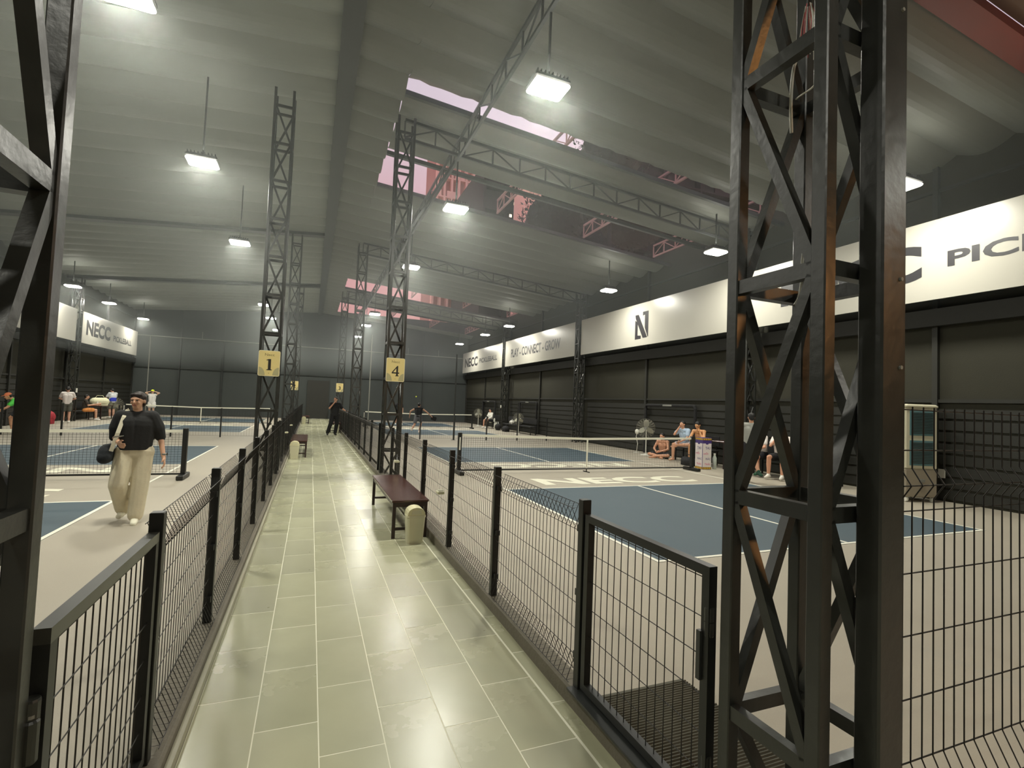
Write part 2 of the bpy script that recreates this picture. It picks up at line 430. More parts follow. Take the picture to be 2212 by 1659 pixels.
# added beam, its red standing in for a lit building seen through an opening
struct(MB().add([(0.5, 3.86, roof_z(.5)+.0), (12.2, 3.86, roof_z(12.2)), (12.2, 4.24, roof_z(12.2)+.02), (0.5, 4.24, roof_z(.5)+.02),
                 (0.5, 3.86, roof_z(.5)+.14), (12.2, 3.86, roof_z(12.2)+.14), (12.2, 4.24, roof_z(12.2)+.16), (0.5, 4.24, roof_z(.5)+.16)],
                [(0,3,2,1),(4,5,6,7),(0,1,5,4),(1,2,6,5),(2,3,7,6),(3,0,4,7)]).build('roof_red_strip', M['redstrip']))
# valley gutter over the walkway
struct(MB().box(0.16, 0.50, Y_NEAR, Y_FAR, 7.92, 8.30).build('roof_gutter', M['truss']))
# edge beams along the open strips
for y in (10.22, 12.93, 14.98, 29.97, 34.43):
    m = MB(); m.bar((XO, y, roof_z(XO)+.02), (12.15, y, roof_z(12.15)+.02), .10, .10); struct(m.build('roof_purlin', M['truss']))
# wide fascia bands across the left roof at the tower lines
for y in (20.8, 30.6):
    for (xa, xb) in ((-11.3, .16),):
        m = MB(); m.bar((xa, y, roof_z(xa)-.05), (xb, y, roof_z(xb)-.05), .34, .10); struct(m.build('roof_purlin', M['truss']))

# ================================================================== TOWERS
def tower(name, label, cx, cy, ztop, s=.34, lw=.05, group=None):
    """four square tubes, a ring of bars every 0.765 m, one zigzag diagonal per face and bay"""
    t = thing(name, label, 'tower', (cx, cy, 0), 0, group)
    h = s/2
    for ax, ay in ((-1,-1),(1,-1),(1,1),(-1,1)):
        MB().bevbox(ax*h-lw/2, ax*h+lw/2, ay*h-lw/2, ay*h+lw/2, 0, ztop, .004).build('leg', M['steel'], t)
        MB().box(ax*h-.05, ax*h+.05, ay*h-.05, ay*h+.05, 0, .008).build('base_plate', M['steel'], t)
    zs = []
    z = .557
    while z < ztop - .1: zs.append(z); z += .765
    C = [(-h,-h),(h,-h),(h,h),(-h,h)]
    ringm = {}
    for z in zs:
        for k in range(4):
            if k not in ringm:
                a, b = C[k], C[(k+1) % 4]; d = ((b[0]-a[0])/s, (b[1]-a[1])/s); q = lw/2
                m = MB().bar((a[0]+d[0]*q, a[1]+d[1]*q, 0), (b[0]-d[0]*q, b[1]-d[1]*q, 0), .036, .05).mesh('ring_bar'); m.materials.append(M['steel']); ringm[k] = m
            o = bpy.data.objects.new('ring_bar', ringm[k]); COL.objects.link(o); o.parent = t; o.location = (0, 0, z)
    # nodes: corners 3 and 1 change with 0 and 2 (A and D against B and C)
    dm = {}
    for i in range(-1, len(zs)-1):
        z0 = zs[i]+.02 if i >= 0 else .03; z1 = zs[i+1]-.02
        for k in range(4):
            par = i % 2
            key = (k, par, i < 0)
            if key not in dm:
                a, b = C[k], C[(k+1) % 4]; d = ((b[0]-a[0])/s, (b[1]-a[1])/s); q = lw/2
                pa = (a[0]+d[0]*q, a[1]+d[1]*q); pb = (b[0]-d[0]*q, b[1]-d[1]*q); H = z1-z0
                p0, p1 = ((pa[0], pa[1], 0), (pb[0], pb[1], H)) if par else ((pb[0], pb[1], 0), (pa[0], pa[1], H))
                nrm = (d[1], -d[0], 0)
                m = MB().bar(p0, p1, .036, .036, up=nrm).mesh('brace'); m.materials.append(M['steel']); dm[key] = m
            o = bpy.data.objects.new('brace', dm[key]); COL.objects.link(o); o.parent = t; o.location = (0, 0, z0)
    return t
TY = (1.25, 11.0, 20.8, 30.6)
XTL, XTR = -.78, 1.63
tw_r = tower('lattice_tower', 'black square lattice tower beside the dark box column, right foreground', XTR, 1.25, 7.80)
tw_l = tower('lattice_tower', 'black lattice tower cut by the left picture edge, carrying the left gate hinge', -.76, 1.305, 7.80)
t2r = tower('lattice_tower', 'black lattice tower right of the walkway behind the near bench, carrying sign 4', XTR, 11.0, 7.80)
def clone(src, label, loc, group=None, scale=None):
    c = copy_tree(src); c['label'] = label; c.location = loc
    if group: c['group'] = group
    if scale: c.scale = scale
    return c
tg = 'towers along the walkway fences'
t2l = clone(t2r, 'black lattice tower left of the walkway, carrying the large sign 1', (-.80, 11.1, 0))
t3r = clone(t2r, 'lattice tower on the right fence between signs 4 and 3', (XTR, 20.8, 0))
t3l = clone(t2r, 'lattice tower on the left fence between signs 1 and 2', (-.80, 20.8, 0))
t4r = clone(t2r, 'distant lattice tower behind the man in black, right of the walkway', (1.55, 30.6, 0))
t4l = clone(t2r, 'distant lattice tower at the farthest left bench, left of the walkway', (-.86, 30.6, 0))
for t in (tw_r, tw_l, t2r, t2l, t3r, t3l, t4r, t4l): t['group'] = tg
wg = 'lattice towers along the side walls'
sc = (1, 1, .9)
for x, y, lab in ((11.72, 11.0, 'wall tower behind the seated players, between the wide and the N banner'),
                  (11.72, 20.8, 'wall tower between the N logo banner and the PLAY CONNECT GROW banner'),
                  (11.72, 30.6, 'wall tower between the PLAY CONNECT GROW banner and the far NECC banner'),
                  (-10.85, 30.6, 'wall tower between the plain banner and the NECC banner of the left wall'),
                  (-10.85, 20.8, 'left wall tower seen behind the near left tower')):
    clone(t2r, lab, (x, y, 0), wg, sc)

# dark box column and its cross fence
bc = thing('box_column', 'thick dark rectangular steel column with orange sheen beside the near lattice tower', 'column', (1.62, 1.0075, 0))
MB().bevbox(-.0525, .0545, -.0375, .0375, 0, 7.80, .006).build('shaft', M['steel'], bc)
MB().box(-.10, .10, -.09, .044, 0, .012).build('base_plate', M['steel'], bc)
m = MB()
for z in (.42, 1.78, 2.05, 2.9): m.lathe([(.006, -.006), (.006, 0), (.004, .002)], (.03, -.0375, z), 8, 'y')
m.build('bolt', M['grey'], bc)

# ================================================================== TRUSSES
def truss(label, p0, p1, depth, n, mm, single=True, name='roof_truss', group=None, cw=.06):
    p0 = Vector(p0); p1 = Vector(p1)
    t = thing(name, label, 'truss', tuple(p0), 0, group)
    d = p1 - p0; dn = Vector((0, 0, -depth))
    MB().bar((0,0,0), d, cw, cw).build('top_chord', mm, t)
    MB().bar(dn, d+dn, cw, cw).build('bottom_chord', mm, t)
    web = MB(); q = d/n
    vm = MB().bar((0,0,-.03), (0,0,-depth+.03), cw*.55, cw*.55).mesh('web_post'); vm.materials.append(mm)
    dA = MB().bar((0,0,-.03), q+dn+Vector((0,0,.03)), cw*.45, cw*.45).mesh('web_diagonal'); dA.materials.append(mm)
    dB = MB().bar(dn+Vector((0,0,.03)), q-Vector((0,0,.03)), cw*.45, cw*.45).mesh('web_diagonal'); dB.materials.append(mm)
    if single:
        for i in range(n+1):
            o = bpy.data.objects.new('web_post', vm); COL.objects.link(o); o.parent = t; o.location = q*i
        for i in range(n):
            o = bpy.data.objects.new('web_diagonal', dA if i % 2 else dB); COL.objects.link(o); o.parent = t; o.location = q*i
    else:
        for i in range(n+1): web.bar(q*i+Vector((0,0,-.03)), q*i+dn+Vector((0,0,.03)), cw*.55)
        for i in range(n):
            if i % 2: web.bar(q*i+Vector((0,0,-.03)), q*(i+1)+dn+Vector((0,0,.03)), cw*.45)
            else: web.bar(q*i+dn+Vector((0,0,.03)), q*(i+1)-Vector((0,0,.03)), cw*.45)
        o = web.build('web', mm, t); o['kind'] = 'stuff'
    return t
D = .0
for y, lab in ((11.0, 'at the tower with sign 4'), (20.8, 'between the two pairs of open strips'), (30.6, 'in front of the farthest open strip')):
    yy = y + .13 if y < 12 else y
    truss('long cross truss under the right roof, ' + lab, (XTR, yy, roof_z(XTR)-D-.02), (12.1, yy, roof_z(12.1)-D-.02), .42, 15, M['truss'], y < 12, group='cross trusses under the right roof')
# lengthwise trusses: the one above the walkway side carries lamps; the others lie above the sheets and show in the open strips
truss('lengthwise truss beside the walkway that carries the right lamp row, near bays', (2.86, 4.3, roof_z(2.86)-.14), (2.86, 20.7, roof_z(2.86)-.14), .42, 22, M['truss'], True, group='lengthwise roof trusses', cw=.055)
truss('lengthwise truss beside the walkway that carries the right lamp row, far bays', (2.86, 20.9, roof_z(2.86)-.14), (2.86, 40.6, roof_z(2.86)-.14), .42, 26, M['truss'], False, group='lengthwise roof trusses', cw=.055)
for x, lab in ((5.35, 'first pinkish truss right of the lamp truss'), (8.6, 'second pinkish truss, over the middle of the court'), (11.6, 'third pinkish truss, next to the right wall')):
    zt = roof_z(x) + .72
    for ya, yb, seg in ((9.3, 15.3, 'crossing the wide near opening'), (26.9, 30.4, 'crossing the third opening'), (34.0, 40.0, 'crossing the farthest opening')):
        truss(lab + ', ' + seg, (x, ya, zt), (x, yb, zt), .42, max(3, round((yb-ya)/.62)), M['trusspink'], ya < 20, group='roof trusses seen in the open strips', cw=.055)
# sloping strut from tower 4 up to the lamp truss
o = MB().bar((1.72, 11.02, 5.2), (2.84, 11.3, 7.3), .05).build('roof_strut', M['truss']); tag(o, 'sloping steel strut from the sign 4 tower up to the lamp truss', 'strut')

# ================================================================== LAMPS
def floodlight(loc, label, grp, lit=1.0, top=None):
    x, y, z = loc
    t = thing('floodlight', label, 'floodlight', loc, 0, grp)
    m = MB().bevbox(-.27, .27, -.19, .19, .03, .10, .02)
    for k in range(9): m.box(-.24+k*.058, -.228+k*.058, -.16, .16, .10, .15)
    m.build('housing', M['lampbody'], t)
    MB().bevbox(-.26, .26, -.19, .19, -.03, .03, .02).build('diffuser', M['lampglow'], t)
    h = (roof_z(x) - .54 - z) if 2 < x < 4 else roof_z(x) + .12 - z
    MB().bar((0, 0, .12), (0, 0, h), .03).bar((-.2, 0, .15), (.2, 0, .15), .03).build('hanger', M['steel2'], t)
    a = area((x, y, z-.05), (.46, .3), LAMP_W*lit, LAMP_COL); a.parent = None
    up = area((x, y, z+.25), (.5, .34), LAMP_W*lit*.05, LAMP_COL, (PI, 0, 0))  # added upward light to brighten the roof; the lamps themselves face down
    return t
NAMES = ('nearest', 'second', 'third', 'fourth', 'fifth', 'farthest')
for k, o_ in enumerate(NAMES):
    floodlight((2.88, (6.28, 11.16, 16.75, 27.05, 31.5, 37.6)[k], 6.1), o_ + ' floodlight of the row above the right side of the walkway', 'floodlights right of the walkway')
    floodlight((-2.2 if k < 3 else -2.4, (6.8, 11.2, 16.7, 27.6, 32.1, 37.7)[k], 6.1), o_ + ' floodlight of the row above the left side of the walkway', 'floodlights left of the walkway')
    floodlight((10.27, (5.99, 10.77, 16.2, 26.5, 30.75, 36.8)[k], 6.1), o_ + ' floodlight of the row in front of the right wall banners', 'floodlights along the right wall')
    floodlight((-10.03, (6.9, 11.4, 16.9, 27.7, 32.0, 37.7)[k], 6.1), o_ + ' floodlight of the row in front of the left wall', 'floodlights along the left wall')
for x in (2.95, -2.15, 10.28, -10.0): area((x, -3.4, 6.1), (.46, .3), LAMP_W*.8, LAMP_COL)
# warm bulb of the entrance behind the camera, right
area((4.6, -2.4, 2.9), (.25, .25), 30, (1.0, .45, .14), (math.radians(68), 0, math.radians(38)), 'warm_light')
# added orange light that brightens the red strip, no lamp hangs there
area((9.0, 3.0, 6.2), (1.2, .4), 7, (1.0, .42, .22), (math.radians(165), 0, 0), 'warm_light')

# ================================================================== BANNERS
BX = 11.58
def banner(side, ya, yb, z0, z1, label):
    x = BX if side > 0 else -10.72
    t = thing('banner', label, 'banner', (x, (ya+yb)/2, z0), 0, 'long white banners high on the side walls')
    s = side; L = yb-ya
    MB().box(0 if s > 0 else -.03, .03 if s > 0 else 0, -L/2, L/2, 0, z1-z0).build('sheet', M['banner'], t)
    m = MB()
    xa, xb = (.03, .09) if s > 0 else (-.09, -.03)
    for z in (0.0, z1-z0-.05): m.box(xa, xb, -L/2, L/2, z, z+.05)
    m.build('frame', M['steel2'], t)
    for yy in (-L/2+.25, -L/4, L/4, L/2-.25):
        MB().box(*((.08, 12.2-BX+.005) if s > 0 else (-11.305+10.72, -.08)), yy-.02, yy+.02, z1-z0-.06, z1-z0-.01).build('bracket', M['steel2'], t)
    return t, x
def on_right(t, x, ya, yb, z0, txt, y_left, y_right, za, zb, bold):
    yc = (ya+yb)/2
    return text_obj(txt, 'lettering', M['ink'], (-.002, y_left-yc, za-z0), (0,-1,0), (0,0,1), y_left-y_right, zb-za, t, bold, (-1,0,0))
bA, x = banner(1, 30.9, 40.2, 4.09, 5.72, 'farthest white banner on the right wall reading NECC PICKLEBALL')
on_right(bA, x, 30.9, 40.2, 4.09, 'NECC', 39.5, 36.2, 4.52, 5.25, .035); on_right(bA, x, 30.9, 40.2, 4.09, 'PICKLEBALL', 35.8, 31.9, 4.66, 5.02, .02)
bB, x = banner(1, 21.1, 30.35, 4.09, 5.72, 'white banner on the right wall reading PLAY - CONNECT - GROW')
on_right(bB, x, 21.1, 30.35, 4.09, 'PLAY - CONNECT - GROW', 29.35, 22.6, 4.60, 5.14, .028)
bC, x = banner(1, 11.25, 20.5, 4.09, 5.72, 'white banner on the right wall with the angular N logo')
bD, x = banner(1, 1.35, 10.75, 4.09, 5.72, 'nearest wide white banner on the right wall, lettering cut by picture edge')
on_right(bD, x, 1.35, 10.75, 4.09, 'NECC', 9.75, 6.40, 4.52, 5.30, .045); on_right(bD, x, 1.35, 10.75, 4.09, 'PICKLEBALL', 5.95, 1.9, 4.70, 5.02, .03)
# N emblem: left foot, broad diagonal, right stroke with a flag
yc = (11.25+20.5)/2
def emblem(polys, W, H, o):
    m = MB()
    for p in polys: m.prism([(a*W, b*H) for a, b in p], (0,-1,0), (0,0,1), o, .003, (-1,0,0))
    return m.build('emblem', M['ink'], bC)
emblem([[(.0,.0),(.45,.0),(.45,.12),(.20,.14),(.20,.62),(.0,.74)],
        [(.0,.93),(.25,.93),(.93,.02),(.60,.02),(.03,.80)],
        [(.74,.40),(.74,.88),(.58,.86),(.58,1.0),(1.0,1.0),(1.0,.04),(.96,.04)]], .82, 1.02, (-.002, 16.28-yc, 4.35-4.09))
# left wall
bE, x = banner(-1, 30.9, 39.4, 3.88, 5.44, 'white banner on the left wall reading NECC PICKLEBALL')
ye = (30.9+39.4)/2
text_obj('NECC', 'lettering', M['ink'], (.002, 31.45-ye, .44), (0,1,0), (0,0,1), 3.25, .78, bE, .045, (1,0,0))
text_obj('PICKLEBALL', 'lettering', M['ink'], (.002, 35.2-ye, .50), (0,1,0), (0,0,1), 3.1, .34, bE, .03, (1,0,0))
bF, x = banner(-1, 21.1, 30.3, 3.88, 5.44, 'plain white banner on the left wall, half behind the near left tower')

# ================================================================== SIGNS ON THE TOWERS
def rrect(w_, h_, r, n=5):
    P = []
    for cx_, cy_, a0 in ((w_-r, r, -PI/2), (w_-r, h_-r, 0), (r, h_-r, PI/2), (r, r, PI)):
        for k in range(n+1): a = a0 + PI/2*k/n; P.append((cx_+r*math.cos(a), cy_+r*math.sin(a)))
    return P
def court_sign(num, x0, y, z0, label, W=.385, H=.50):
    t = thing('court_sign', label, 'sign', (x0, y, z0), 0, 'golden court number signs')
    ux, uy, un = (1,0,0), (0,0,1), (0,-1,0)
    MB().prism(rrect(W, H, .03), ux, uy, (0,0,0), .012, un).build('plate', M['goldedge'], t)
    MB().prism([(a+.008, b+.008) for a, b in rrect(W-.016, H-.016, .025)], ux, uy, (0,-.012,0), .002, un).build('face', M['gold'], t)
    m = MB()
    for s in (0, 1):
        P = [(.014,.014)] + [(.014 + .11*math.sin(a), .014 + .16*math.cos(a)) for a in [i*PI/2/8 for i in range(9)]]
        if s: P = [(W-a, b) for a, b in P][::-1]
        m.prism(P[::-1], ux, uy, (0,-.014,0), .0012, un)
    m.build('corner_ornament', M['gold2'], t)
    text_obj('Necc', 'lettering', M['signbrown'], (W*.29, -.0142, H*.79), ux, uy, W*.44, .05, t, 0, un, .001)
    n = MB(); o = (W*.5, -.0142, 0)
    if num == '1':
        P = [[(-.045,.115),(.055,.115),(.055,.125),(.032,.135),(.032,.335),(-.005,.335),(-.05,.318),(-.05,.308),(-.018,.308),(-.018,.135),(-.045,.125)]]
    elif num == '4':
        P = [[(.0,.115),(.075,.115),(.075,.125),(.055,.133),(.055,.17),(.082,.17),(.082,.195),(.055,.195),(.055,.335),(.035,.335),(-.075,.195),(-.075,.17),(.018,.17),(.018,.133),(.0,.125)]]
    else: P = []
    if P:
        for p in P: n.prism(p, ux, uy, o, .0015, un)
        k = n.build('numeral', M['signink'], t)
        if num == '4':
            MB().prism([(-.045,.197),(.018,.197),(.018,.282)], ux, uy, (W*.5,-.0158,0), .0006, un).build('numeral_counter', M['gold'], t)
    else: text_obj(num, 'numeral', M['signink'], (W*.5-.06, -.0142, .115), ux, uy, .12, .21, t, .02, un, .0015)
    MB().prism([(-.006,.05),(.006,.05),(.006,.062),(-.006,.062)], ux, uy, o, .001, un).build('small_mark', M['signbrown'], t)
    return t
court_sign('1', -.99, 10.89, 2.0, 'large golden sign 1 on the left tower')
court_sign('4', 1.437, 10.79, 2.02, 'large golden sign 4 on the right tower above the near bench')
court_sign('2', -1.08, 30.38, 1.98, 'small distant golden sign 2 above the left fence, partly hidden by a tower leg', .385, .5)
court_sign('3', 1.30, 30.38, 1.98, 'small distant golden sign 3 above the man in black', .385, .5)

# ================================================================== FENCES
def roll_panel(L, h0, h1, pitch, r, side=1, sides=4):
    """roll-top mesh: every upright folded into a triangle at head and foot; lies along +y"""
    m = MB(); n = max(1, int(L/pitch)); w2 = .05
    for i in range(n+1):
        y = (i+.5)*L/(n+1)
        m.tube([(0, y, h0+.14), (-w2, y, h0+.012), (w2, y, h0+.012), (0, y+.004, h0+.125)], r, sides)
        m.tube([(0, y, h0+.13), (0, y, h1-.13)], r, sides)
        m.tube([(0, y+.004, h1-.125), (-w2, y, h1-.012), (w2, y, h1-.012), (0, y, h1-.14)], r, sides)
    H = h1-h0
    for x, z in ((-w2, h0+.012), (w2, h0+.012), (0, h0+.14), (0, h0+.28), (0, h0+.42), (0, h0+.56), (0, h0+.70), (0, h1-.14), (-w2, h1-.012), (w2, h1-.012)):
        m.tube([(x, 0, z), (x, L, z)], r, sides)
    return m
def low_fence(x, ya, yb, label, first_post=True, grp=None, pitch=.05, r=.0021, sides=4, posts=True):
    t = thing('mesh_fence', label, 'fence', (x, ya, 0), 0, grp)
    n = max(1, round((yb-ya)/1.5)); L = (yb-ya)/n
    pm = MB().bevbox(-.026, .026, -.026, .026, .09, 1.118, .003).mesh('post'); pm.materials.append(M['post'])
    wm = roll_panel(L-.06, .115, 1.075, pitch, r, 1, sides).mesh('mesh_panel'); wm.materials.append(M['wire'])
    cm = MB().box(-.012, .02, .026, .060, -.018, .018).mesh('clip'); cm.materials.append(M['post'])
    for i in range(n+1):
        if i > 0 or first_post:
            o = bpy.data.objects.new('post', pm); COL.objects.link(o); o.parent = t; o.location = (0, L*i, 0)
            if ya < 12:
                for z in (.26, .60, .95):
                    for s in ((1,) if i == 0 else (1, -1)):
                        c = bpy.data.objects.new('clip', cm); COL.objects.link(c); c.parent = o; c.location = (0, 0, z); c.scale = (1, s, 1)
        if i < n:
            o = bpy.data.objects.new('mesh_panel', wm); COL.objects.link(o); o.parent = t; o.location = (0, L*i+.03, 0)
    return t
gr = 'low mesh fences along the walkway'
low_fence(1.43, 2.425, 10.78, 'black roll-top mesh fence from the right gate to the sign 4 tower', grp=gr, pitch=.052)
low_fence(1.43, 11.24, 20.58, 'right walkway mesh fence behind the sign 4 tower', grp=gr, pitch=.055, r=.0024, sides=3)
low_fence(1.43, 21.02, 30.38, 'right walkway mesh fence where the man in black leans', grp=gr, pitch=.07, r=.003, sides=3)
low_fence(1.43, 30.84, 40.4, 'farthest stretch of the right walkway mesh fence', grp=gr, pitch=.1, r=.004, sides=3)
low_fence(-.565, 2.50, 10.85, 'black roll-top mesh fence from the left gate to the sign 1 tower', grp=gr, pitch=.052)
low_fence(-.565, 11.34, 20.58, 'left walkway mesh fence behind the near left bench', grp=gr, pitch=.055, r=.0024, sides=3)
low_fence(-.565, 21.02, 30.38, 'left walkway mesh fence between the two left benches', grp=gr, pitch=.07, r=.003, sides=3)
low_fence(-.565, 30.84, 40.4, 'farthest stretch of the left walkway mesh fence', grp=gr, pitch=.1, r=.004, sides=3)

def gate(x, ya, yb, label, hinge_y, latch_y, worn):
    t = thing('mesh_gate', label, 'gate', (x, ya, 0))
    L = yb-ya; z0, z1 = .125, 1.045; q = .038
    fm = M['rail'] if worn else M['post']
    MB().box(-q/2, q/2, 0, L, z1-q, z1).build('top_rail', fm, t)
    MB().box(-q/2, q/2, q, L-q, z0, z0+q).build('bottom_rail', M['post'], t)
    for y in (0, L-q): MB().box(-q/2, q/2, y, y+q, z0 if y else z0, z1-q).build('stile', M['post'], t)
    m = MB()
    k = round((L-2*q)/.0573)
    for i in range(1, k):
        y = q + (L-2*q)*i/k; m.tube([(0, y, z0+q), (0, y, z1-q)], .0024, 5)
    for z in (.27, .41, .55, .695, .84, .99): m.tube([(.004, q, z), (.004, L-q, z)], .0021, 5)
    m.build('wire_mesh', M['wire'], t)
    for z in (.30, .84):
        MB().lathe([(.017, -.055), (.019, -.05), (.019, -.002), (.014, 0), (.019, .002), (.019, .05), (.017, .055)], (-.002, hinge_y, z), 12).build('hinge', M['steel'], t)
    return t
gR = gate(1.43, 1.475, 2.385, 'black mesh gate in the right fence beside the near right tower', .015, .9, False)
MB().box(-.03, -.012, .03, .05, .62, .80).build('latch_bar', M['steel2'], gR)
MB().box(1.36, 1.49, 1.0, 2.44, .1, .112).build('threshold', M['steel2']); 
o = bpy.data.objects['threshold']; tag(o, 'dark metal threshold strip under the right gate', 'threshold')
gL = gate(-.565, 1.535, 2.455, 'black mesh gate with a worn shiny top rail in the left fence', -.02, .9, True)
hb = thing('gate_hinge', 'thick cylindrical hinge between the left tower and the left gate', 'hinge', (-.563, 1.508, .80))
MB().lathe([(.014,-.05),(.018,-.045),(.018,.045),(.014,.05)], (0,0,0), 14).build('barrel', M['steel'], hb)
MB().lathe([(.009,.05),(.011,.054),(.011,.062),(.006,.066)], (0,0,0), 12).build('pin', M['grey'], hb)

# tall folded mesh fence to the right of the box column
t = thing('tall_mesh_fence', 'tall black folded wire fence running right from the box column', 'fence', (1.68, 1.0, 0))
L = 9.9; Zs = [(1.665, 0), (1.47, 0), (1.421, -.03), (1.372, 0), (.571, 0), (.47, -.05), (.37, 0), (.06, 0)]
me_w = MB().tube([(0, dy, z) for z, dy in Zs], .0024, 5).mesh('upright_wire'); me_w.materials.append(M['wire'])
k = int(L/.0555)
for i in range(k):
    o = bpy.data.objects.new('upright_wire', me_w); COL.objects.link(o); o.parent = t; o.location = (.03+i*.0555, 0, 0)
for z, dy in ((1.655, 0), (1.527, 0), (1.421, -.03), (1.337, 0), (1.144, 0), (.953, 0), (.761, 0), (.571, 0), (.47, -.05), (.37, 0), (.2, 0), (.07, 0)):
    MB().tube([(0, dy+.004, z), (L, dy+.004, z)], .0024, 5).build('cross_wire', M['wire'], t)
for x in (2.6, 5.1, 7.6, 9.95): MB().bevbox(x-.025, x+.025, .01, .06, 0, 1.72, .003).build('post', M['post'], t)

# cross fences at the second tower line
def cross_fence(xa, xb, y, label, tallp=()):
    t = thing('cross_fence', label, 'fence', (xa, y, 0), 0, 'mesh fences between the near and far courts')
    n = max(2, round((xb-xa)/1.55)); L = (xb-xa)/n
    wm = MB()
    for i in range(int((L-.1)/.09)): wm.tube([(.06+i*.09, 0, .06), (.06+i*.09, 0, 1.0)], .0022, 3)
    for z in (.06, .3, .55, .8, 1.0): wm.tube([(.03, 0, z), (L-.03, 0, z)], .0025, 3)
    wm = wm.mesh('mesh_panel'); wm.materials.append(M['wire'])
    for i in range(n+1):
        h = 1.75 if i in tallp else 1.08
        MB().box(L*i-.024, L*i+.024, -.024, .024, 0, h).build('post', M['post'], t)
        if i < n: o = bpy.data.objects.new('mesh_panel', wm); COL.objects.link(o); o.parent = t; o.location = (L*i, 0, 0)
cross_fence(2.9, 11.9, 21.4, 'black mesh fence behind the near right court', (4,))
cross_fence(-10.9, -1.5, 21.4, 'black mesh fence behind the near left court')
for x, y, h, lab in ((5.85, 21.3, 3.75, 'thin tall pole behind the left net post of the near right court'), (3.05, 29.4, 5.3, 'thin tall pale pole beside the far right fence, right of sign 3'), (-9.3, 36.6, 5.0, 'thin tall pole beside the end of the left wall banner')):
    t = thing('tall_pole', lab, 'pole', (x, y, 0)); MB().tube([(0,0,0),(0,0,h)], .028, 8).build('shaft', M['grey'] if y > 25 else M['steel2'], t)
    MB().box(-.08,.08,-.08,.08,0,.012).build('foot_plate', M['steel2'], t)

# ================================================================== NETS
def net(xc, yc, label, base_dir=-1):
    t = thing('pickleball_net', label, 'net', (xc, yc, 0), 0, 'pickleball nets')
    W = 6.72; h = W/2
    def top(x): return .914 - .05*(1-abs(x)/h)
    for s in (-1, 1):
        p = MB().bevbox(s*h-.04, s*h+.04, -.05, .05, .06, .945, .008).build('post', M['post'], t)
        MB().bevbox(s*h-.055, s*h+.055, -.30, .30, .0, .085, .01).build('base_block', M['post'], t)
    n = 120; m = MB()
    for i in range(1, n):
        x = -h+.05 + (W-.1)*i/n; m.box(x-.0016, x+.0016, -.0014, .0014, .11, top(x)-.05)
    for j in range(17):
        z = .13 + j*.046
        q = 8
        for i in range(q):
            xa, xb = -h+.05+(W-.1)*i/q, -h+.05+(W-.1)*(i+1)/q
            ta, tb = top(xa), top(xb); f = lambda tt: .11 + (tt-.16)*(z-.11)/(.864-.11)
            m.add([(xa,-.0014,f(ta)-.0016),(xb,-.0014,f(tb)-.0016),(xb,-.0014,f(tb)+.0016),(xa,-.0014,f(ta)+.0016),(xa,.0014,f(ta)-.0016),(xb,.0014,f(tb)-.0016),(xb,.0014,f(tb)+.0016),(xa,.0014,f(ta)+.0016)],
                  [(0,1,2,3),(7,6,5,4),(0,4,5,1),(2,6,7,3)])
    o = m.build('net_mesh', M['net'], t)
    m = MB(); q = 16
    for i in range(q):
        xa, xb = -h+.04+(W-.08)*i/q, -h+.04+(W-.08)*(i+1)/q; ta, tb = top(xa), top(xb)
        m.add([(xa,-.006,ta-.055),(xb,-.006,tb-.055),(xb,-.006,tb),(xa,-.006,ta),(xa,.006,ta-.055),(xb,.006,tb-.055),(xb,.006,tb),(xa,.006,ta)],
              [(0,1,2,3),(7,6,5,4),(0,4,5,1),(2,6,7,3),(0,3,7,4),(1,5,6,2)])
    m.build('top_tape', M['tape'], t)
    MB().tube([(-h+.04,0,.085),(h-.04,0,.085)], .018, 8).build('bottom_bar', M['post'], t)
    MB().box(-.022, .022, -.008, -.002, .10, .862).build('centre_strap', M['tape'], t)
    MB().box(-.012, .012, -.15, .15, .0, .02).box(-.01, .01, -.01, .01, .02, .08).build('centre_foot', M['post'], t)
    return t
n1 = net(6.58, 11.15, 'net of the near right court, white top tape')
MB().box(-3.385, -3.36, -.075, -.05, .55, .84).build('post_label', M['white'], n1)
for x, y, lab in ((-5.52, 11.1, 'net of the near left court, behind the walking woman'), (6.35, 31.0, 'net of the far right court, where people play'), (-5.4, 31.0, 'net of the far left court, before the yellow-capped player')):
    clone(n1, lab, (x, y, 0))

# ================================================================== BENCHES, BINS, TRAYS
def bench(x0, x1, y0, y1, h, label):
    t = thing('bench', label, 'bench', (x0, y0, 0), 0, 'dark brown walkway benches')
    W, L = x1-x0, y1-y0
    MB().bevbox(0, W, 0, L, h-.03, h, .006).build('seat_top', M['bench'], t)
    m = MB(); m.box(.02, W-.02, .02, .05, h-.085, h-.03).box(.02, W-.02, L-.05, L-.02, h-.085, h-.03).box(.02, .05, .05, L-.05, h-.085, h-.03).box(W-.05, W-.02, .05, L-.05, h-.085, h-.03)
    m.build('apron', M['benchleg'], t)
    for x in (.012, W-.052):
        for y in (.012, L-.052): MB().bevbox(x, x+.04, y, y+.04, 0, h-.03, .003).build('leg', M['benchleg'], t)
    for y in (.02, L-.045): MB().box(.05, W-.05, y, y+.028, .10, .128).build('stretcher', M['benchleg'], t)
    MB().box(W-.045, W-.017, .05, L-.05, .10, .128).build('stretcher', M['benchleg'], t)
    return t
bench(.94, 1.375, 5.97, 8.02, .455, 'nearest dark brown bench on the right, bin at its end')
bench(-.45, -.03, 14.5, 16.9, .455, 'dark brown bench on the left side beyond the near bin')
bench(.88, 1.37, 24.9, 26.9, .455, 'far right bench behind the man in black')
bench(-.45, -.03, 32.7, 34.6, .455, 'farthest small bench at the left fence')
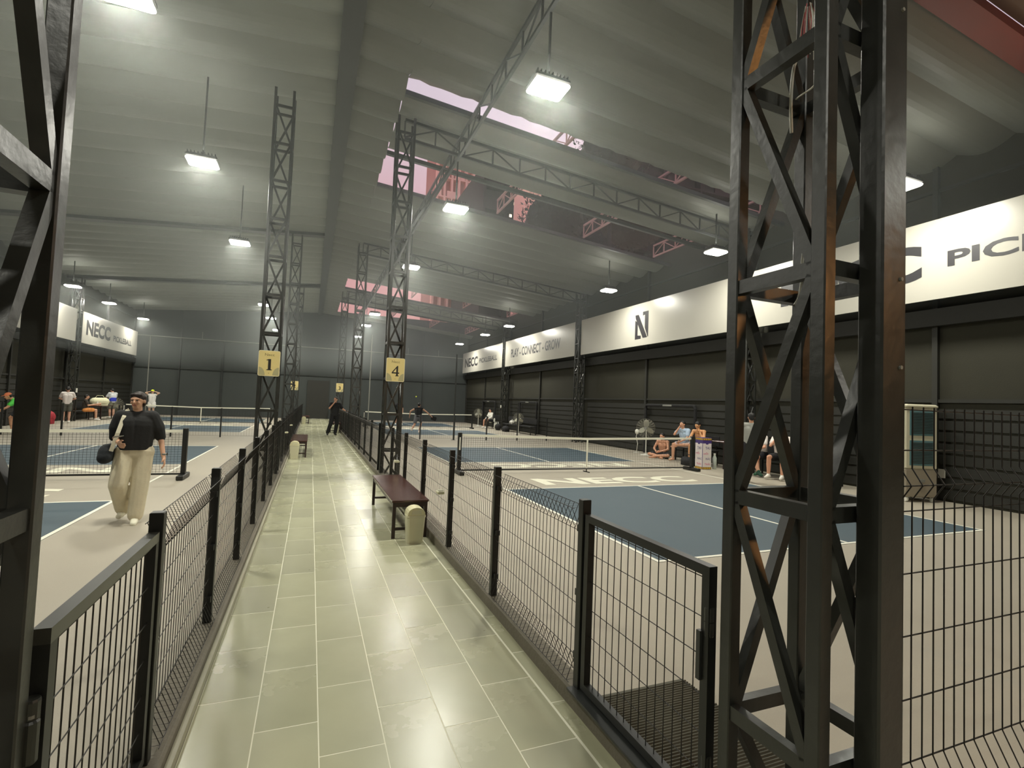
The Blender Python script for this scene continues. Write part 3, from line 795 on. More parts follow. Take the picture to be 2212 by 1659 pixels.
def bin_(cx, cy, label, s=1.0):
    t = thing('swing_bin', label, 'bin', (cx, cy, 0), 0, 'cream swing-top bins')
    m = MB(); a, b = .085*s, .102*s
    def ring(r, z, k=.02): return [(x*r/.1, y*r/.1, z) for x, y in [(-.1+k*1, -.1), (.1-k, -.1), (.1, -.1+k), (.1, .1-k), (.1-k, .1), (-.1+k, .1), (-.1, .1-k), (-.1, -.1+k)]]
    R = ring(a, 0) + ring(b, .30*s) + ring(b*1.05, .305*s) + ring(b*1.05, .325*s); n = 8
    m.add(R, [(i*n+j, i*n+(j+1) % n, (i+1)*n+(j+1) % n, (i+1)*n+j) for i in range(3) for j in range(n)] + [tuple(range(n-1,-1,-1))] + [tuple(range(3*n, 4*n))])
    m.build('bin_body', M['bin'], t)
    m = MB(); K = 10
    P = [(-b*.98, .325*s)] + [(-b*.98*math.cos(PI*i/K), .325*s + .09*s*math.sin(PI*i/K)**.8) for i in range(1, K)] + [(b*.98, .325*s)]
    m.prism(P[::-1], (1,0,0), (0,0,1), (0, b*.95, 0), 2*b*.95, (0,-1,0)); m.build('lid', M['binlid'], t)
    m = MB(); m.prism([(-b*.6,.34*s),(b*.6,.34*s),(b*.45,.385*s),(-b*.45,.385*s)], (1,0,0), (0,0,1), (0,-b*.95,0), .004, (0,-1,0)); m.build('swing_flap', M['bin'], t)
    return t
bin_(1.18, 5.80, 'cream swing-top bin at the near end of the right bench')
bin_(-.33, 14.25, 'cream swing-top bin in front of the left bench', 1.12)
bin_(-.33, 32.3, 'distant cream bin in front of the farthest left bench', 1.1)
bin_(1.16, 24.5, 'distant cream bin behind the legs of the man in black', 1.1)
def tray(x, y, z, label):
    t = thing('tray', label, 'tray', (x, y, z), 0, 'small cream trays on fence posts')
    MB().bevbox(-.06, .02, -.05, .05, 0, .035, .008).build('dish', M['bin'], t)
    MB().bevbox(-.05, .01, -.04, .04, .035, .042, .004).build('content', M['kerbcap'], t)
tray(1.385, 5.41, .62, 'small cream tray on the fence post behind the near bench')
tray(1.385, 8.395, .60, 'small cream tray on the fence beside the sign 4 tower')
tray(-.50, 13.7, .70, 'small cream tray on the left fence above the left bin')
tray(-.50, 16.8, .72, 'small cream tray on the left fence at the end of the left bench')
# door mat with ribs
t = thing('door_mat', 'ribbed dark grey door mat behind the right gate', 'mat', (1.57, 1.52, 0))
MB().box(0, .60, 0, .95, .002, .010).build('backing', M['mat'], t)
me_r = MB().prism([(0,0),(.013,0),(.0095,.007),(.0035,.007)], (0,1,0), (0,0,1), (0,0,.010), .60, (1,0,0)).mesh('rib'); me_r.materials.append(M['mat'])
for i in range(int(.94/.019)):
    o = bpy.data.objects.new('rib', me_r); COL.objects.link(o); o.parent = t; o.location = (0, .004+i*.019, 0)

# ================================================================== PEOPLE
def V3(*a): return Vector(a)
def pose(**kw):
    """standing figure facing +y, 1.70 m; person's right is +x"""
    J = dict(pel=(0,0,.93), chest=(0,0,1.26), neck=(0,-.005,1.43), head=(0,.01,1.575),
             shR=(.175,0,1.38), elR=(.23,-.02,1.10), wrR=(.24,.05,.86), shL=(-.175,0,1.38), elL=(-.23,-.02,1.10), wrL=(-.24,.05,.86),
             hipR=(.09,0,.90), knR=(.10,.02,.49), anR=(.10,-.02,.09), hipL=(-.09,0,.90), knL=(-.10,.02,.49), anL=(-.10,-.02,.09), look=(0,1,0))
    J.update(kw); return {k: Vector(v) for k, v in J.items()}
SKIN = {}
def skin(c):
    if c not in SKIN: SKIN[c] = mat('skin', srgb(*c), 0.5, noise=(9, .05))
    return SKIN[c]
CL = {}
def cloth(c, rough=.85):
    if c not in CL: CL[c] = mat('cloth', srgb(*c), rough, noise=(14, .08), bump=(30, .3))
    return CL[c]
def basis(d):
    d = d.normalized(); up = Vector((0,0,1)) if abs(d.z) < .95 else Vector((0,1,0))
    r = d.cross(up).normalized(); u = r.cross(d); return Matrix(((r.x, d.x, u.x), (r.y, d.y, u.y), (r.z, d.z, u.z)))
def hand(m, wr, el, side, curl=.5, k=1.0, inward=None):
    d = (wr-el).normalized(); n = Vector(inward) if inward else Vector((-side, 0, 0))
    n = (n - d*n.dot(d)); n = n.normalized() if n.length > 1e-3 else Vector((0,1,0)); s = d.cross(n)
    if s.y < 0: s = -s
    pc = wr + d*.05*k
    m.cap(wr, wr+d*.02, .024*k, .026*k, 8)
    for q in (-.022, 0, .022): m.cap(wr + d*.02*k + s*q*.7*k, wr + d*.085*k + s*q*k, .016*k, .014*k, 8)
    for i, (q, L) in enumerate(((-.030, .060), (-.010, .074), (.010, .080), (.030, .072))):
        a = wr + d*.088*k + s*q*k; d1 = (d + n*curl*.5).normalized(); d2 = (d + n*curl*1.5).normalized()
        b = a + d1*L*.5*k; m.cap(a, b, .0105*k, .0095*k, 7); m.cap(b, b + d2*L*.5*k, .0095*k, .0078*k, 7)
    a = wr + d*.03*k + s*.026*k; b = a + (s*.7 + d*.7 + n*.4).normalized()*.04*k; m.cap(a, b, .013*k, .011*k, 7); m.cap(b, b + (d + n*.5).normalized()*.03*k, .011*k, .009*k, 7)
def foot(m, an, toe, k=1.0, grow=0.0):
    d = (toe-an); d.z = 0; d = d.normalized() if d.length > 1e-4 else Vector((0,1,0)); g_ = grow
    z = an.z - .055*k; h = an + Vector((0,0,-.04*k)) - d*.035*k; m.cap(h, an + d*.05*k + Vector((0,0,-.035*k)), .035*k+g_, .036*k+g_, 10)
    m.cap(an + d*.05*k + Vector((0,0,-.045*k)), an + d*.155*k + Vector((0,0,-.058*k)), .034*k+g_, .025*k+g_, 10)
def human(label, loc, rz, J, skinc=(204,160,132), hair=(28,24,22), hairk='short', top=None, sleeve='short', bottom=None, bk='shorts',
          shoes=(226,224,214), k=1.0, vox=.013, group=None, hem=None, puffy=0.0, cap=None, loose=0.0, curl=.5, name='person'):
    t = thing(name, label, 'person', loc, rz, group); t.scale = (k, k, k)
    sk = skin(skinc)
    hd = J['head']; lk = J['look'].normalized(); B = basis(lk)
    b = MB()
    # trunk
    ch, pl, nk = J['chest'], J['pel'], J['neck']
    b.cap(J['shR'], J['shL'], .062, .062); b.cap(ch + (J['shR']-J['shL'])*.18, pl + (J['hipR']-J['hipL'])*.12, .105, .10); b.cap(ch - (J['shR']-J['shL'])*.18, pl - (J['hipR']-J['hipL'])*.12, .105, .10)
    b.cap(J['hipR'], J['hipL'], .092, .092); b.cap(nk - (nk-ch)*.35, nk, .075, .055); b.cap(nk, hd + (nk-hd)*.25, .054, .052)
    for s in 'RL':
        b.cap(J['sh'+s], J['el'+s], .052, .038); b.cap(J['el'+s], J['wr'+s], .038, .026)
        b.cap(J['hip'+s], J['kn'+s], .085, .056); b.cap(J['kn'+s], J['kn'+s]*.62 + J['an'+s]*.38, .054, .056); b.cap(J['kn'+s]*.62 + J['an'+s]*.38, J['an'+s], .056, .037)
        hand(b, J['wr'+s], J['el'+s], 1 if s == 'R' else -1, curl, 1.0)
        if 'toe'+s not in J: J['toe'+s] = J['an'+s] + Vector((.02 if s == 'R' else -.02, .2, 0))
        foot(b, J['an'+s], J['toe'+s])
    # head with face
    R_ = lambda p: hd + B @ Vector(p)
    b.ell(R_((0,-.008,.022)), (.074, .092, .088), B, 16, 12); b.ell(R_((0,.022,-.035)), (.058, .062, .072), B, 14, 10)
    b.cap(R_((-.02,.055,-.088)), R_((.02,.055,-.088)), .018, .018, 8); b.cap(R_((0,.088,.012)), R_((0,.103,-.02)), .009, .014, 8)
    for s in (-1, 1):
        b.ell(R_((s*.079,-.006,-.005)), (.010,.020,.032), B, 8, 6); b.ell(R_((s*.034,.072,-.02)), (.024,.018,.02), B, 8, 6); b.cap(R_((s*.014,.082,.03)), R_((s*.05,.07,.03)), .010, .010, 8)
    blob('body', b, vox, sk, t, 2)
    for s in (-1, 1): MB().ell(R_((s*.030,.086,.010)), (.013,.006,.0065), B, 8, 6).build('eye', M['black'], t)
    MB().cap(R_((-.021,.091,-.052)), R_((.021,.091,-.052)), .0055, .0055, 6).build('mouth', mat('lips', srgb(160,92,84), .5), t)
    # hair
    h = MB(); h.ell(R_((0,-.020,.038)), (.083,.094,.088), B, 16, 12)
    if hairk == 'short': h.ell(R_((0,-.05,-.005)), (.074,.058,.07), B)
    if hairk == 'fringe':
        h.ell(R_((0,-.052,-.02)), (.078,.060,.082), B); h.cap(R_((-.050,.052,.078)), R_((.044,.056,.080)), .026, .024, 8)
        for s in (-1, 1): h.cap(R_((s*.066,-.01,.05)), R_((s*.070,-.022,-.045)), .026, .016, 8)
        h.cap(R_((.01,.062,.085)), R_((-.055,.066,.045)), .022, .010, 8); h.cap(R_((.02,.06,.08)), R_((.062,.05,.045)), .02, .010, 8)
    if hairk == 'bun': h.ell(R_((0,-.05,0)), (.076,.06,.075), B); h.ell(R_((0,-.12,.03)), (.04,.04,.04), B)
    if hairk == 'long': h.cap(R_((0,-.06,0)), R_((0,-.085,-.14)), .065, .045, 10)
    blob('hair', h, .009, cloth(hair, .6), t, 2)
    if cap:
        c = MB(); c.ell(R_((0,-.012,.055)), (.090,.102,.078), B); c.ell(R_((0,.10,.048)), (.07,.07,.010), B); blob('cap', c, .010, cloth(cap), t, 1)
    # clothing
    L_ = loose
    if top:
        m = MB(); g_ = .020 + L_
        m.cap(J['shR'], J['shL'], .066+g_*.5, .066+g_*.5)
        for s in (-1, 1): m.cap(ch + (J['shR']-J['shL'])*(.2*s), pl + (J['hipR']-J['hipL'])*(.16*s) - (ch-pl).normalized()*.07, .108+g_, .106+g_)
        if not puffy: m.cap(nk - (nk-ch)*.45, nk - (nk-ch)*.12, .080+g_*.4, .066)
        for s in 'RL':
            a, e_, w_ = J['sh'+s], J['el'+s], J['wr'+s]
            if sleeve == 'short': m.cap(a, a + (e_-a)*.62, .062+g_*.6, .058+g_*.5)
            if sleeve == 'elbow': m.cap(a, a + (e_-a)*.55, .064+g_*.6, .075+puffy); m.cap(a + (e_-a)*.55, a + (e_-a)*1.0, .075+puffy, .052+puffy*.5)
            if sleeve == 'long': m.cap(a, e_, .06+g_*.5, .05+g_*.3); m.cap(e_, e_ + (w_-e_)*.92, .05+g_*.3, .038)
        blob('shirt', m, min(vox, .013), cloth(top), t, 3, None if sleeve == 'long' else (pl + (ch-pl).normalized()*(hem if hem is not None else -.04), (ch-pl).normalized()))
    if bottom:
        m = MB(); w2 = .012 + L_*.6
        m.cap(J['hipR'], J['hipL'], .104+w2, .104+w2); m.cap(pl, pl + (ch-pl)*.22, .112+w2, .108+w2)
        for s in 'RL':
            a, e_, w_ = J['hip'+s], J['kn'+s], J['an'+s]
            if bk == 'shorts': m.cap(a, a + (e_-a)*.72, .098+w2, .082+w2)
            if bk == 'trousers': m.cap(a, e_, .098+w2, .078+w2); m.cap(e_, e_ + (w_-e_)*.93, .078+w2, .062+w2)
            if bk == 'skirt': m.cap(a, a + (e_-a)*.45, .108+w2, .12+w2)
        blob(bk if bk != 'skirt' else 'skirt', m, min(vox, .013), cloth(bottom), t, 3)
    if shoes:
        for s in 'RL':
            m = MB(); foot(m, J['an'+s], J['toe'+s], 1.0, .010); m.cap(J['an'+s] + Vector((0,0,-.02)), J['an'+s] + Vector((0,0,.01)), .044, .042, 10)
            blob('shoe', m, .010, cloth(shoes), t, 1)
    return t
# -- the woman walking towards the camera on the near left court
J = pose(shR=(.160,0,1.365), elR=(.225,-.03,1.10), wrR=(.14,.21,1.04), shL=(-.160,0,1.365), elL=(-.265,-.04,1.10), wrL=(-.325,.06,.84),
         hipR=(.09,0,.90), knR=(.13,.13,.50), anR=(.10,-.14,.13), toeR=(.12,.04,.05), hipL=(-.09,0,.90), knL=(-.085,.05,.48), anL=(-.065,.09,.07), toeL=(-.07,.3,.07), look=(.32,1,-.06))
wom = human('woman walking in a loose black blouse and wide cream trousers, white bag strap', (-2.0, 7.55, 0), PI+.12, J, (206,160,130), (40,28,22), 'fringe', (30,30,30), 'elbow', (214,204,176), 'trousers',
            (232,228,206), .945, .009, hem=.01, puffy=.022, loose=.024, curl=.7)
m = MB(); P = [(.085,-.09,1.40),(.10,.02,1.455),(.125,.10,1.36),(.165,.165,1.16),(.22,.17,.93)]
for i in range(len(P)-1): m.bar(P[i], P[i+1], .045, .008, up=(0,1,.3))
o = m.build('bag_strap', cloth((226,220,196)), wom)
m = MB(); m.ell((.27,.04,.84), (.085,.17,.12)); m.cap((.27,-.08,.80), (.27,.15,.80), .075, .075); m.cap((.25,-.06,.93), (.25,.12,.93), .03, .03)
bag = blob('shoulder_bag', m, .012, cloth((30,34,38)), None, 2); bag.location = wom.location; bag.rotation_euler = wom.rotation_euler
tag(bag, 'dark soft shoulder bag hanging at the hip of the walking woman', 'bag')
ph = MB().cbox((0,0,0), (.075,.15,.009)).build('mobile_phone', M['grey']); ph.location = wom.matrix_world @ Vector((0,0,0)); 
ph.rotation_euler = (.15, .1, PI+.5); ph.location = (-2.0-.09, 7.55-.305, 1.065); tag(ph, 'flat phone held out by the walking woman', 'phone')
MB().lathe([(.030,-.012),(.034,-.008),(.034,.008),(.030,.012)], (-.326,.045,.875), 14).build('wristwatch', M['grey'], wom)
MB().cbox((-.362,.045,.877), (.008,.036,.036)).build('watch_face', M['black'], wom)

# -- man in black on the walkway, hand on the right fence
J = pose(elR=(.27,.16,1.18), wrR=(.07,.20,1.46), elL=(-.36,-.02,1.14), wrL=(-.50,.12,1.06), knR=(.17,.05,.49), anR=(.27,-.03,.09), anL=(-.05,.0,.09), look=(.5,.8,.05))
human('man in black clothes leaning a hand on the right walkway fence', (1.0, 23.2, .012), PI+.15, J, (190,140,112), (30,26,24), 'short', (24,24,26), 'short', (24,24,26), 'trousers', (40,38,36), .98, group='people on the walkway')
# -- players of the far right court
J = pose(pel=(0,0,.86), chest=(0,.08,1.16), neck=(0,.13,1.33), head=(0,.17,1.47), shR=(.175,.10,1.28), elR=(.42,.06,1.12), wrR=(.62,.18,.94), shL=(-.175,.08,1.28), elL=(-.40,0,1.14), wrL=(-.46,.14,.90),
         knR=(.13,.22,.55), anR=(.08,.02,.12), knL=(-.14,-.16,.46), anL=(-.20,-.62,.25), toeL=(-.2,-.55,.05))
runner = human('player in a black sleeveless top running with a paddle, far right court', (5.05, 25.2, 0), -.35, J, (196,148,120), (22,20,20), 'bun', (26,26,28), None, (104,104,108), 'shorts', (230,214,200), .98, group='players of the far right court')
def paddle(loc, rot, label):
    t = thing('pickleball_paddle', label, 'paddle', loc); t.rotation_euler = rot
    MB().prism(rrect(.20, .27, .05), (1,0,0), (0,0,1), (-.10,0,0), .014, (0,1,0)).build('blade', M['black'], t); MB().tube([(0,.007,-.12),(0,.007,.01)], .016, 8).build('grip', M['steel2'], t)
paddle((5.72, 25.2, .82), (.5, 1.9, .2), 'dark paddle in the hand of the running player')
J = pose(elR=(.33,.10,1.20), wrR=(.42,.20,1.42), knR=(.14,.12,.5), knL=(-.16,.08,.5), anR=(.2,0,.09), anL=(-.22,-.05,.09), look=(0,1,0))
human('player in black facing the camera beyond the far right net', (5.55, 34.2, 0), PI, J, (196,150,122), (26,22,20), 'short', (28,28,30), 'short', (40,40,44), 'shorts', (220,216,206), group='players of the far right court')
b_ = MB().ell((0,0,0), (.037,.037,.037)).build('pickleball', M['ball'], None, True); b_.location = (5.45, 28.0, 1.88); tag(b_, 'small yellow ball in the air over the far right court', 'ball')
# -- far left court
J = pose(elR=(.36,.0,1.50), wrR=(.13,-.02,1.58), elL=(-.36,.0,1.50), wrL=(-.13,-.02,1.58))
human('player in a white dress with a yellow cap, both hands at the head', (-8.85, 36.0, 0), PI-.1, J, (206,166,140), (30,26,24), 'long', (232,228,222), None, (232,228,222), 'skirt', (230,226,216), cap=(222,232,60), group='players of the far left court')
J = pose(pel=(0,-.1,.78), chest=(0,.16,1.02), neck=(0,.28,1.15), head=(0,.40,1.24), shR=(.175,.24,1.10), elR=(.2,.38,.86), wrR=(.2,.62,.66), shL=(-.175,.24,1.10), elL=(-.2,.40,.88), wrL=(-.18,.66,.72),
         knR=(.16,.28,.50), anR=(.16,.22,.09), knL=(-.14,-.02,.42), anL=(-.2,-.42,.13), look=(0,1,-.3))
human('player in a bright green shirt lunging at the left picture edge', (-9.3, 22.6, 0), PI/2+.5, J, (200,150,116), (24,22,20), 'short', (96,222,92), 'short', (60,62,66), 'shorts', cap=(226,130,88))
# -- people at the left wall
gl = 'people resting along the left wall'
J = pose(elR=(.28,.10,1.14), wrR=(.20,.30,1.10), elL=(-.28,.10,1.14), wrL=(-.20,.30,1.10), look=(0,1,-.5))
human('man in white shirt and grey shorts standing with his back turned, left wall', (-10.35, 28.9, 0), .35, J, (206,158,134), (26,24,22), 'short', (226,218,212), 'short', (96,98,90), 'shorts', (232,230,222), .98, group=gl)
def seated(dz=0.0, lean=.0, **kw):
    J = dict(pel=(0,0,.56), chest=(0,.02+lean*.5,.88), neck=(0,.03+lean,1.05), head=(0,.06+lean,1.19), shR=(.175,.02+lean*.85,1.0), elR=(.24,.12+lean,.76), wrR=(.16,.32,.64), shL=(-.175,.02+lean*.85,1.0), elL=(-.24,.12+lean,.76), wrL=(-.16,.32,.64),
             hipR=(.09,.02,.54), knR=(.16,.44,.54), anR=(.16,.46,.10), hipL=(-.09,.02,.54), knL=(-.16,.44,.54), anL=(-.16,.46,.10))
    J.update(kw); return pose(**J)
human('person in orange shorts sitting beside the standing man in white, left wall', (-10.55, 31.45, 0.0), -1.2, seated(wrR=(.1,.5,.85), wrL=(-.12,.5,.8)), (204,158,130), (28,24,22), 'short', (60,52,44), 'short', (236,158,88), 'shorts', (232,228,220), group=gl)
J = pose(elR=(.26,.14,1.12), wrR=(.22,.36,1.0), elL=(-.26,.14,1.12), wrL=(-.2,.36,1.02), head=(0,.07,1.55), look=(0,1,-.7))
human('man in a white and blue shirt standing bent over the table, left wall', (-10.3, 34.35, 0), .9, J, (204,158,134), (26,24,22), 'short', (212,214,216), 'short', (112,112,98), 'shorts', (234,232,224), group=gl)
o = MB().lathe([(.152,.96),(.158,1.0),(.160,1.08),(.150,1.16)], (0,-.03,0), 16).build('shirt_band', cloth((52,66,190)), None)
o.location = (-10.3, 33.6, 0); o.parent = [x for x in COL.objects if x.get('label','').startswith('man in a white and blue')][0]; o.location = (0,0,0); o.scale = (1.12,.86,1)
# -- people at the right wall
gp = 'people resting at the right wall'
human('shirtless man sitting cross-legged on the floor at the right wall beside the fan', (11.45, 14.25, -.42), 1.95,
      pose(pel=(0,0,.56), chest=(0,.04,.86), neck=(0,.07,1.03), head=(0,.11,1.16), shR=(.18,.06,.98), elR=(.27,.16,.74), wrR=(.10,.34,.66), shL=(-.18,.06,.98), elL=(-.27,.16,.74), wrL=(-.08,.34,.66),
           hipR=(.09,.02,.54), knR=(.36,.32,.54), anR=(-.10,.40,.50), toeR=(-.3,.5,.5), hipL=(-.09,.02,.54), knL=(-.36,.32,.54), anL=(.08,.48,.50), toeL=(.3,.6,.5), look=(0,1,-.1)),
      (206,152,120), (28,24,22), 'short', None, None, (44,42,44), 'shorts', None, group=gp)
human('man in a light blue shirt sitting bent forward on the black bench, one leg folded', (11.45, 13.1, .02), 1.75,
      seated(lean=.16, knL=(-.36,.34,.56), anL=(.10,.42,.52), toeL=(.3,.46,.5), wrL=(-.1,.4,.66), elR=(.2,.36,.86), wrR=(.06,.28,1.12)), (210,158,126), (24,22,20), 'short', (178,200,222), 'short', (176,172,176), 'shorts', None, group=gp)
human('shirtless man leaning forward on the bench, resting his head in his hand', (11.5, 12.45, .03), 1.9,
      seated(lean=.24, elL=(-.26,.40,.66), wrL=(-.10,.34,.98), look=(.1,1,-.5)), (216,160,112), (22,20,20), 'short', None, None, (38,36,40), 'shorts', (60,60,60), group=gp)
J = pose(pel=(0,0,.92), elR=(.26,.10,1.12), wrR=(.22,.28,.96), elL=(-.26,.10,1.12), wrL=(-.2,.3,1.0), knR=(.11,.06,.50), anR=(.16,-.28,.28), toeR=(.18,-.34,.05), look=(-.1,1,-.15))
human('man in a grey shirt seen from behind through the near tower, one foot lifted', (9.95, 9.15, 0), -.75, J, (196,146,116), (30,28,26), 'short', (158,158,150), 'short', (34,34,38), 'shorts', (34,70,52), .98, group=gp)
human('man in a white shirt sitting at the right wall with a hand at his mouth', (11.35, 9.45, .02), 1.95,
      seated(elR=(.20,.22,.82), wrR=(.03,.16,1.07), look=(.2,1,0)), (214,160,130), (24,22,20), 'short', (236,226,218), 'short', (26,26,28), 'shorts', (230,226,214), group=gp)
human('person in a white shirt bending over a phone between the standing and the seated man', (11.3, 10.05, .02), 1.75,
      seated(lean=.12, wrR=(.08,.36,.70), wrL=(-.08,.36,.70), look=(0,1,-.6), knL=(-.18,.48,.50), anL=(-.1,.3,.10)), (214,160,130), (24,22,20), 'short', (232,226,220), 'short', (28,28,34), 'shorts', (44,86,60), group=gp)
human('person in a dark shirt sitting behind the dark leg of the near tower', (11.45, 8.55, .02), 1.7, seated(), (210,158,130), (24,22,20), 'short', (40,42,48), 'short', (70,76,72), 'shorts', (232,228,218), group=gp)
human('player in a white jacket sitting among bags at the far right wall', (11.3, 31.9, .0), 1.9, seated(), (200,150,124), (26,24,22), 'short', (228,226,216), 'long', (44,44,48), 'shorts', (230,228,220), group=gp)

# ================================================================== SEATS, BAGS AND FANS AT THE WALLS
def wall_bench(x, y0, y1, label, mm='black', h=.47, flip=1):
    t = thing('long_bench', label, 'bench', (x, y0, 0)); L = y1-y0
    MB().bevbox(-.2, .2, 0, L, h-.05, h, .01).build('seat', M[mm], t)
    for yy in (.05, L-.09):
        for xx in (-.18, .14): MB().box(xx, xx+.04, yy, yy+.04, 0, h-.05).build('leg', M['post'], t)
    MB().bevbox(.17 if flip > 0 else -.2, .2 if flip > 0 else -.17, 0, L, h+.12, h+.42, .008).build('backrest', M[mm], t)
    for yy in (.1, L-.14): MB().box(.18 if flip > 0 else -.2, .2 if flip > 0 else -.18, yy, yy+.04, h-.02, h+.14).build('back_post', M['post'], t)
    return t
wall_bench(11.62, 12.05, 13.7, 'black bench at the right wall under the two leaning men')
wall_bench(11.62, 8.1, 10.5, 'long black bench at the right wall under the three seated people')
wall_bench(11.5, 25.3, 29.6, 'black bench with bags at the far right wall')
wall_bench(-10.98, 31.0, 33.6, 'black bench at the left wall', flip=-1)
wall_bench(11.5, 31.2, 32.6, 'short black bench under the player in the white jacket')
t = thing('side_table', 'dark red-brown table at the right wall behind the printed box', 'table', (11.55, 11.25, 0))
MB().bevbox(-.35, .35, 0, .65, .76, .80, .01).build('tabletop', M['bench'], t)
for xx in (-.32, .28):
    for yy in (.03, .58): MB().box(xx, xx+.04, yy, yy+.04, 0, .76).build('leg', M['benchleg'], t)
t = thing('side_table', 'dark table with drinks and bags at the left wall', 'table', (-10.35, 32.15, 0))
MB().bevbox(-.3, .3, 0, 1.6, .70, .74, .01).build('tabletop', M['bench'], t)
for xx in (-.27, .23):
    for yy in (.03, 1.53): MB().box(xx, xx+.04, yy, yy+.04, 0, .70).build('leg', M['benchleg'], t)
def soft_bag(loc, sz, c, label, strap=None, rz=0):
    m = MB(); a, b, h = sz; m.cap((-a+h*.5,0,h*.5), (a-h*.5,0,h*.5), h*.5, h*.5); m.ell((0,0,h*.45), (a, b, h*.5)); m.box(-a*.8, a*.8, -b*.7, b*.7, 0, h*.3)
    t = blob('sports_bag', m, .02, cloth(c), None, 2); t.location = loc; t.rotation_euler = (0,0,rz); tag(t, label, 'bag', 'bags at the side walls')
    P = [(-a*.5,0,h*.9),(-a*.3,0,h*1.25),(a*.3,0,h*1.25),(a*.5,0,h*.9)]
    MB().tube(P, .012, 5).build('handle', cloth(strap or c), t)
soft_bag((-10.35, 32.7, .74), (.42,.2,.42), (222,220,186), 'cream bag lying on the table at the left wall', rz=.6)
soft_bag((-10.75, 28.0, .0), (.35,.22,.60), (170,50,60), 'red bag standing left of the man in white, left wall')
soft_bag((11.45, 27.5, .47), (.35,.2,.3), (60,60,58), 'dark grey bag on the far right bench beside the fan', rz=1.5)
soft_bag((11.1, 29.9, .0), (.32,.18,.42), (30,30,30), 'black bag with a white swoosh-shaped strap at the far right wall', (230,230,224), rz=1.3)
soft_bag((11.1, 10.75, .0), (.24,.2,.42), (100,158,96), 'green bag on the floor behind the near tower leg', rz=1.3)
soft_bag((10.75, 12.2, .0), (.3,.16,.26), (28,28,30), 'black bag on the floor under the leaning men', rz=1.5)
soft_bag((11.05, 28.4, .0), (.4,.2,.34), (26,26,28), 'black bag under the far right bench', rz=1.5)
soft_bag((11.45, 28.4, .47), (.3,.16,.22), (200,198,188), 'white folded towel bag on the far right bench', rz=1.5)
def bottle(x, y, z, label, c=(216,214,200), h=.24, r=.036):
    t = thing('bottle', label, 'bottle', (x, y, z), 0, 'drinking bottles at the side walls')
    MB().lathe([(r*.9,0),(r,.01),(r,h*.7),(r*.5,h*.86),(r*.45,h*.9)], (0,0,0), 12).build('flask', cloth(c, .3), t, True)
    MB().lathe([(r*.5,h*.9),(r*.5,h)], (0,0,0), 10).build('cap', M['white'], t)
bottle(11.2, 30.75, .0, 'tall pale bottle left of two on the floor by the black bag', h=.5, r=.06)
bottle(11.2, 30.45, .0, 'tall pale bottle right of two on the floor by the black bag', h=.5, r=.06)
bottle(11.35, 31.25, .47, 'first pale bottle on the bench beside the player in white')
bottle(11.35, 31.38, .47, 'second pale bottle on the bench beside the player in white')
bottle(-10.3, 32.25, .74, 'pale bottle on the table at the left wall')
bottle(10.95, 11.35, .0, 'clear bottle standing behind the near tower leg', (190,196,186), .45, .06)
def fan(x, y, h, label, R=.30, rz=0):
    t = thing('standing_fan', label, 'fan', (x, y, 0), rz, 'standing fans')
    MB().lathe([(.20,0),(.20,.02),(.05,.04),(.03,.06)], (0,0,0), 18).build('base', M['white'], t, True)
    MB().tube([(0,0,.05),(0,0,h-.05)], .018, 8).build('pole', M['white'], t)
    MB().cap((0,.02,h), (0,.16,h), .065, .05, 12).build('motor', M['grey'], t, True)
    m = MB()
    for k in range(9):
        r = R*(k+1)/9; z = -.10 - .035*math.cos(k/9*PI/2)
        m.tube([(r*math.cos(a), z, h+r*math.sin(a)) for a in [2*PI*i/24 for i in range(24)]], .0035, 3, True)
    for i in range(20):
        a = 2*PI*i/20
        m.tube([(.03*math.cos(a), -.14, h+.03*math.sin(a)), (R*.7*math.cos(a), -.128, h+R*.7*math.sin(a)), (R*math.cos(a), -.06, h+R*math.sin(a)), (R*.75*math.cos(a), .03, h+R*.75*math.sin(a)), (.05*math.cos(a), .06, h+.05*math.sin(a))], .0035, 3)
    m.build('grille', M['fan'], t)
    MB().lathe([(.05,-.15),(.055,-.14),(.05,-.13)], (0,0,h), 14, 'y').build('badge', M['grey'], t)
    for i in range(3):
        a = 2*PI*i/3; R3 = Matrix.Rotation(-a, 3, 'Y') @ Matrix.Rotation(.5, 3, 'Z')
        bl = MB().ell((0,0,0), (R*.30, .008, R*.40)); me = bl.mesh('blade')
        for v in me.vertices: v.co = Matrix.Rotation(a, 3, 'Y') @ (Matrix.Rotation(.45, 3, 'Z') @ v.co + Vector((0, -.02, R*.5))) + Vector((0,0,h))
        link('blade', me, M['fan'], t)
    return t
fan(11.35, 15.1, .98, 'standing fan beside the cross-legged man at the right wall', .34, -.9)
fan(11.05, 26.4, .86, 'standing fan at the near end of the far right bench', .33, -.7)
fan(11.3, 34.6, .95, 'most distant standing fan at the right wall', .33, -.6)
fan(-10.4, 35.1, .75, 'standing fan behind the walking woman at the left wall', .40, .5)
def wall_light(x, y, z, label, s=.05):
    o = MB().bevbox(-.01, .01, -s, s, -s*1.3, s*1.3, .004).build('power_socket', M['white']); o.location = (x, y, z); tag(o, label, 'socket', 'small white wall boxes')
wall_light(12.16, 6.35, .56, 'white socket on the right wall beside the air cooler', .07)
wall_light(11.5, 11.02, 1.55, 'small white switch box on the wall tower behind the man in grey', .05)
wall_light(11.5, 30.6, 1.5, 'small white box on the wall tower above the far bench', .07)
wall_light(-10.63, 30.6, 1.5, 'small white box on the wall tower above the left table', .08)
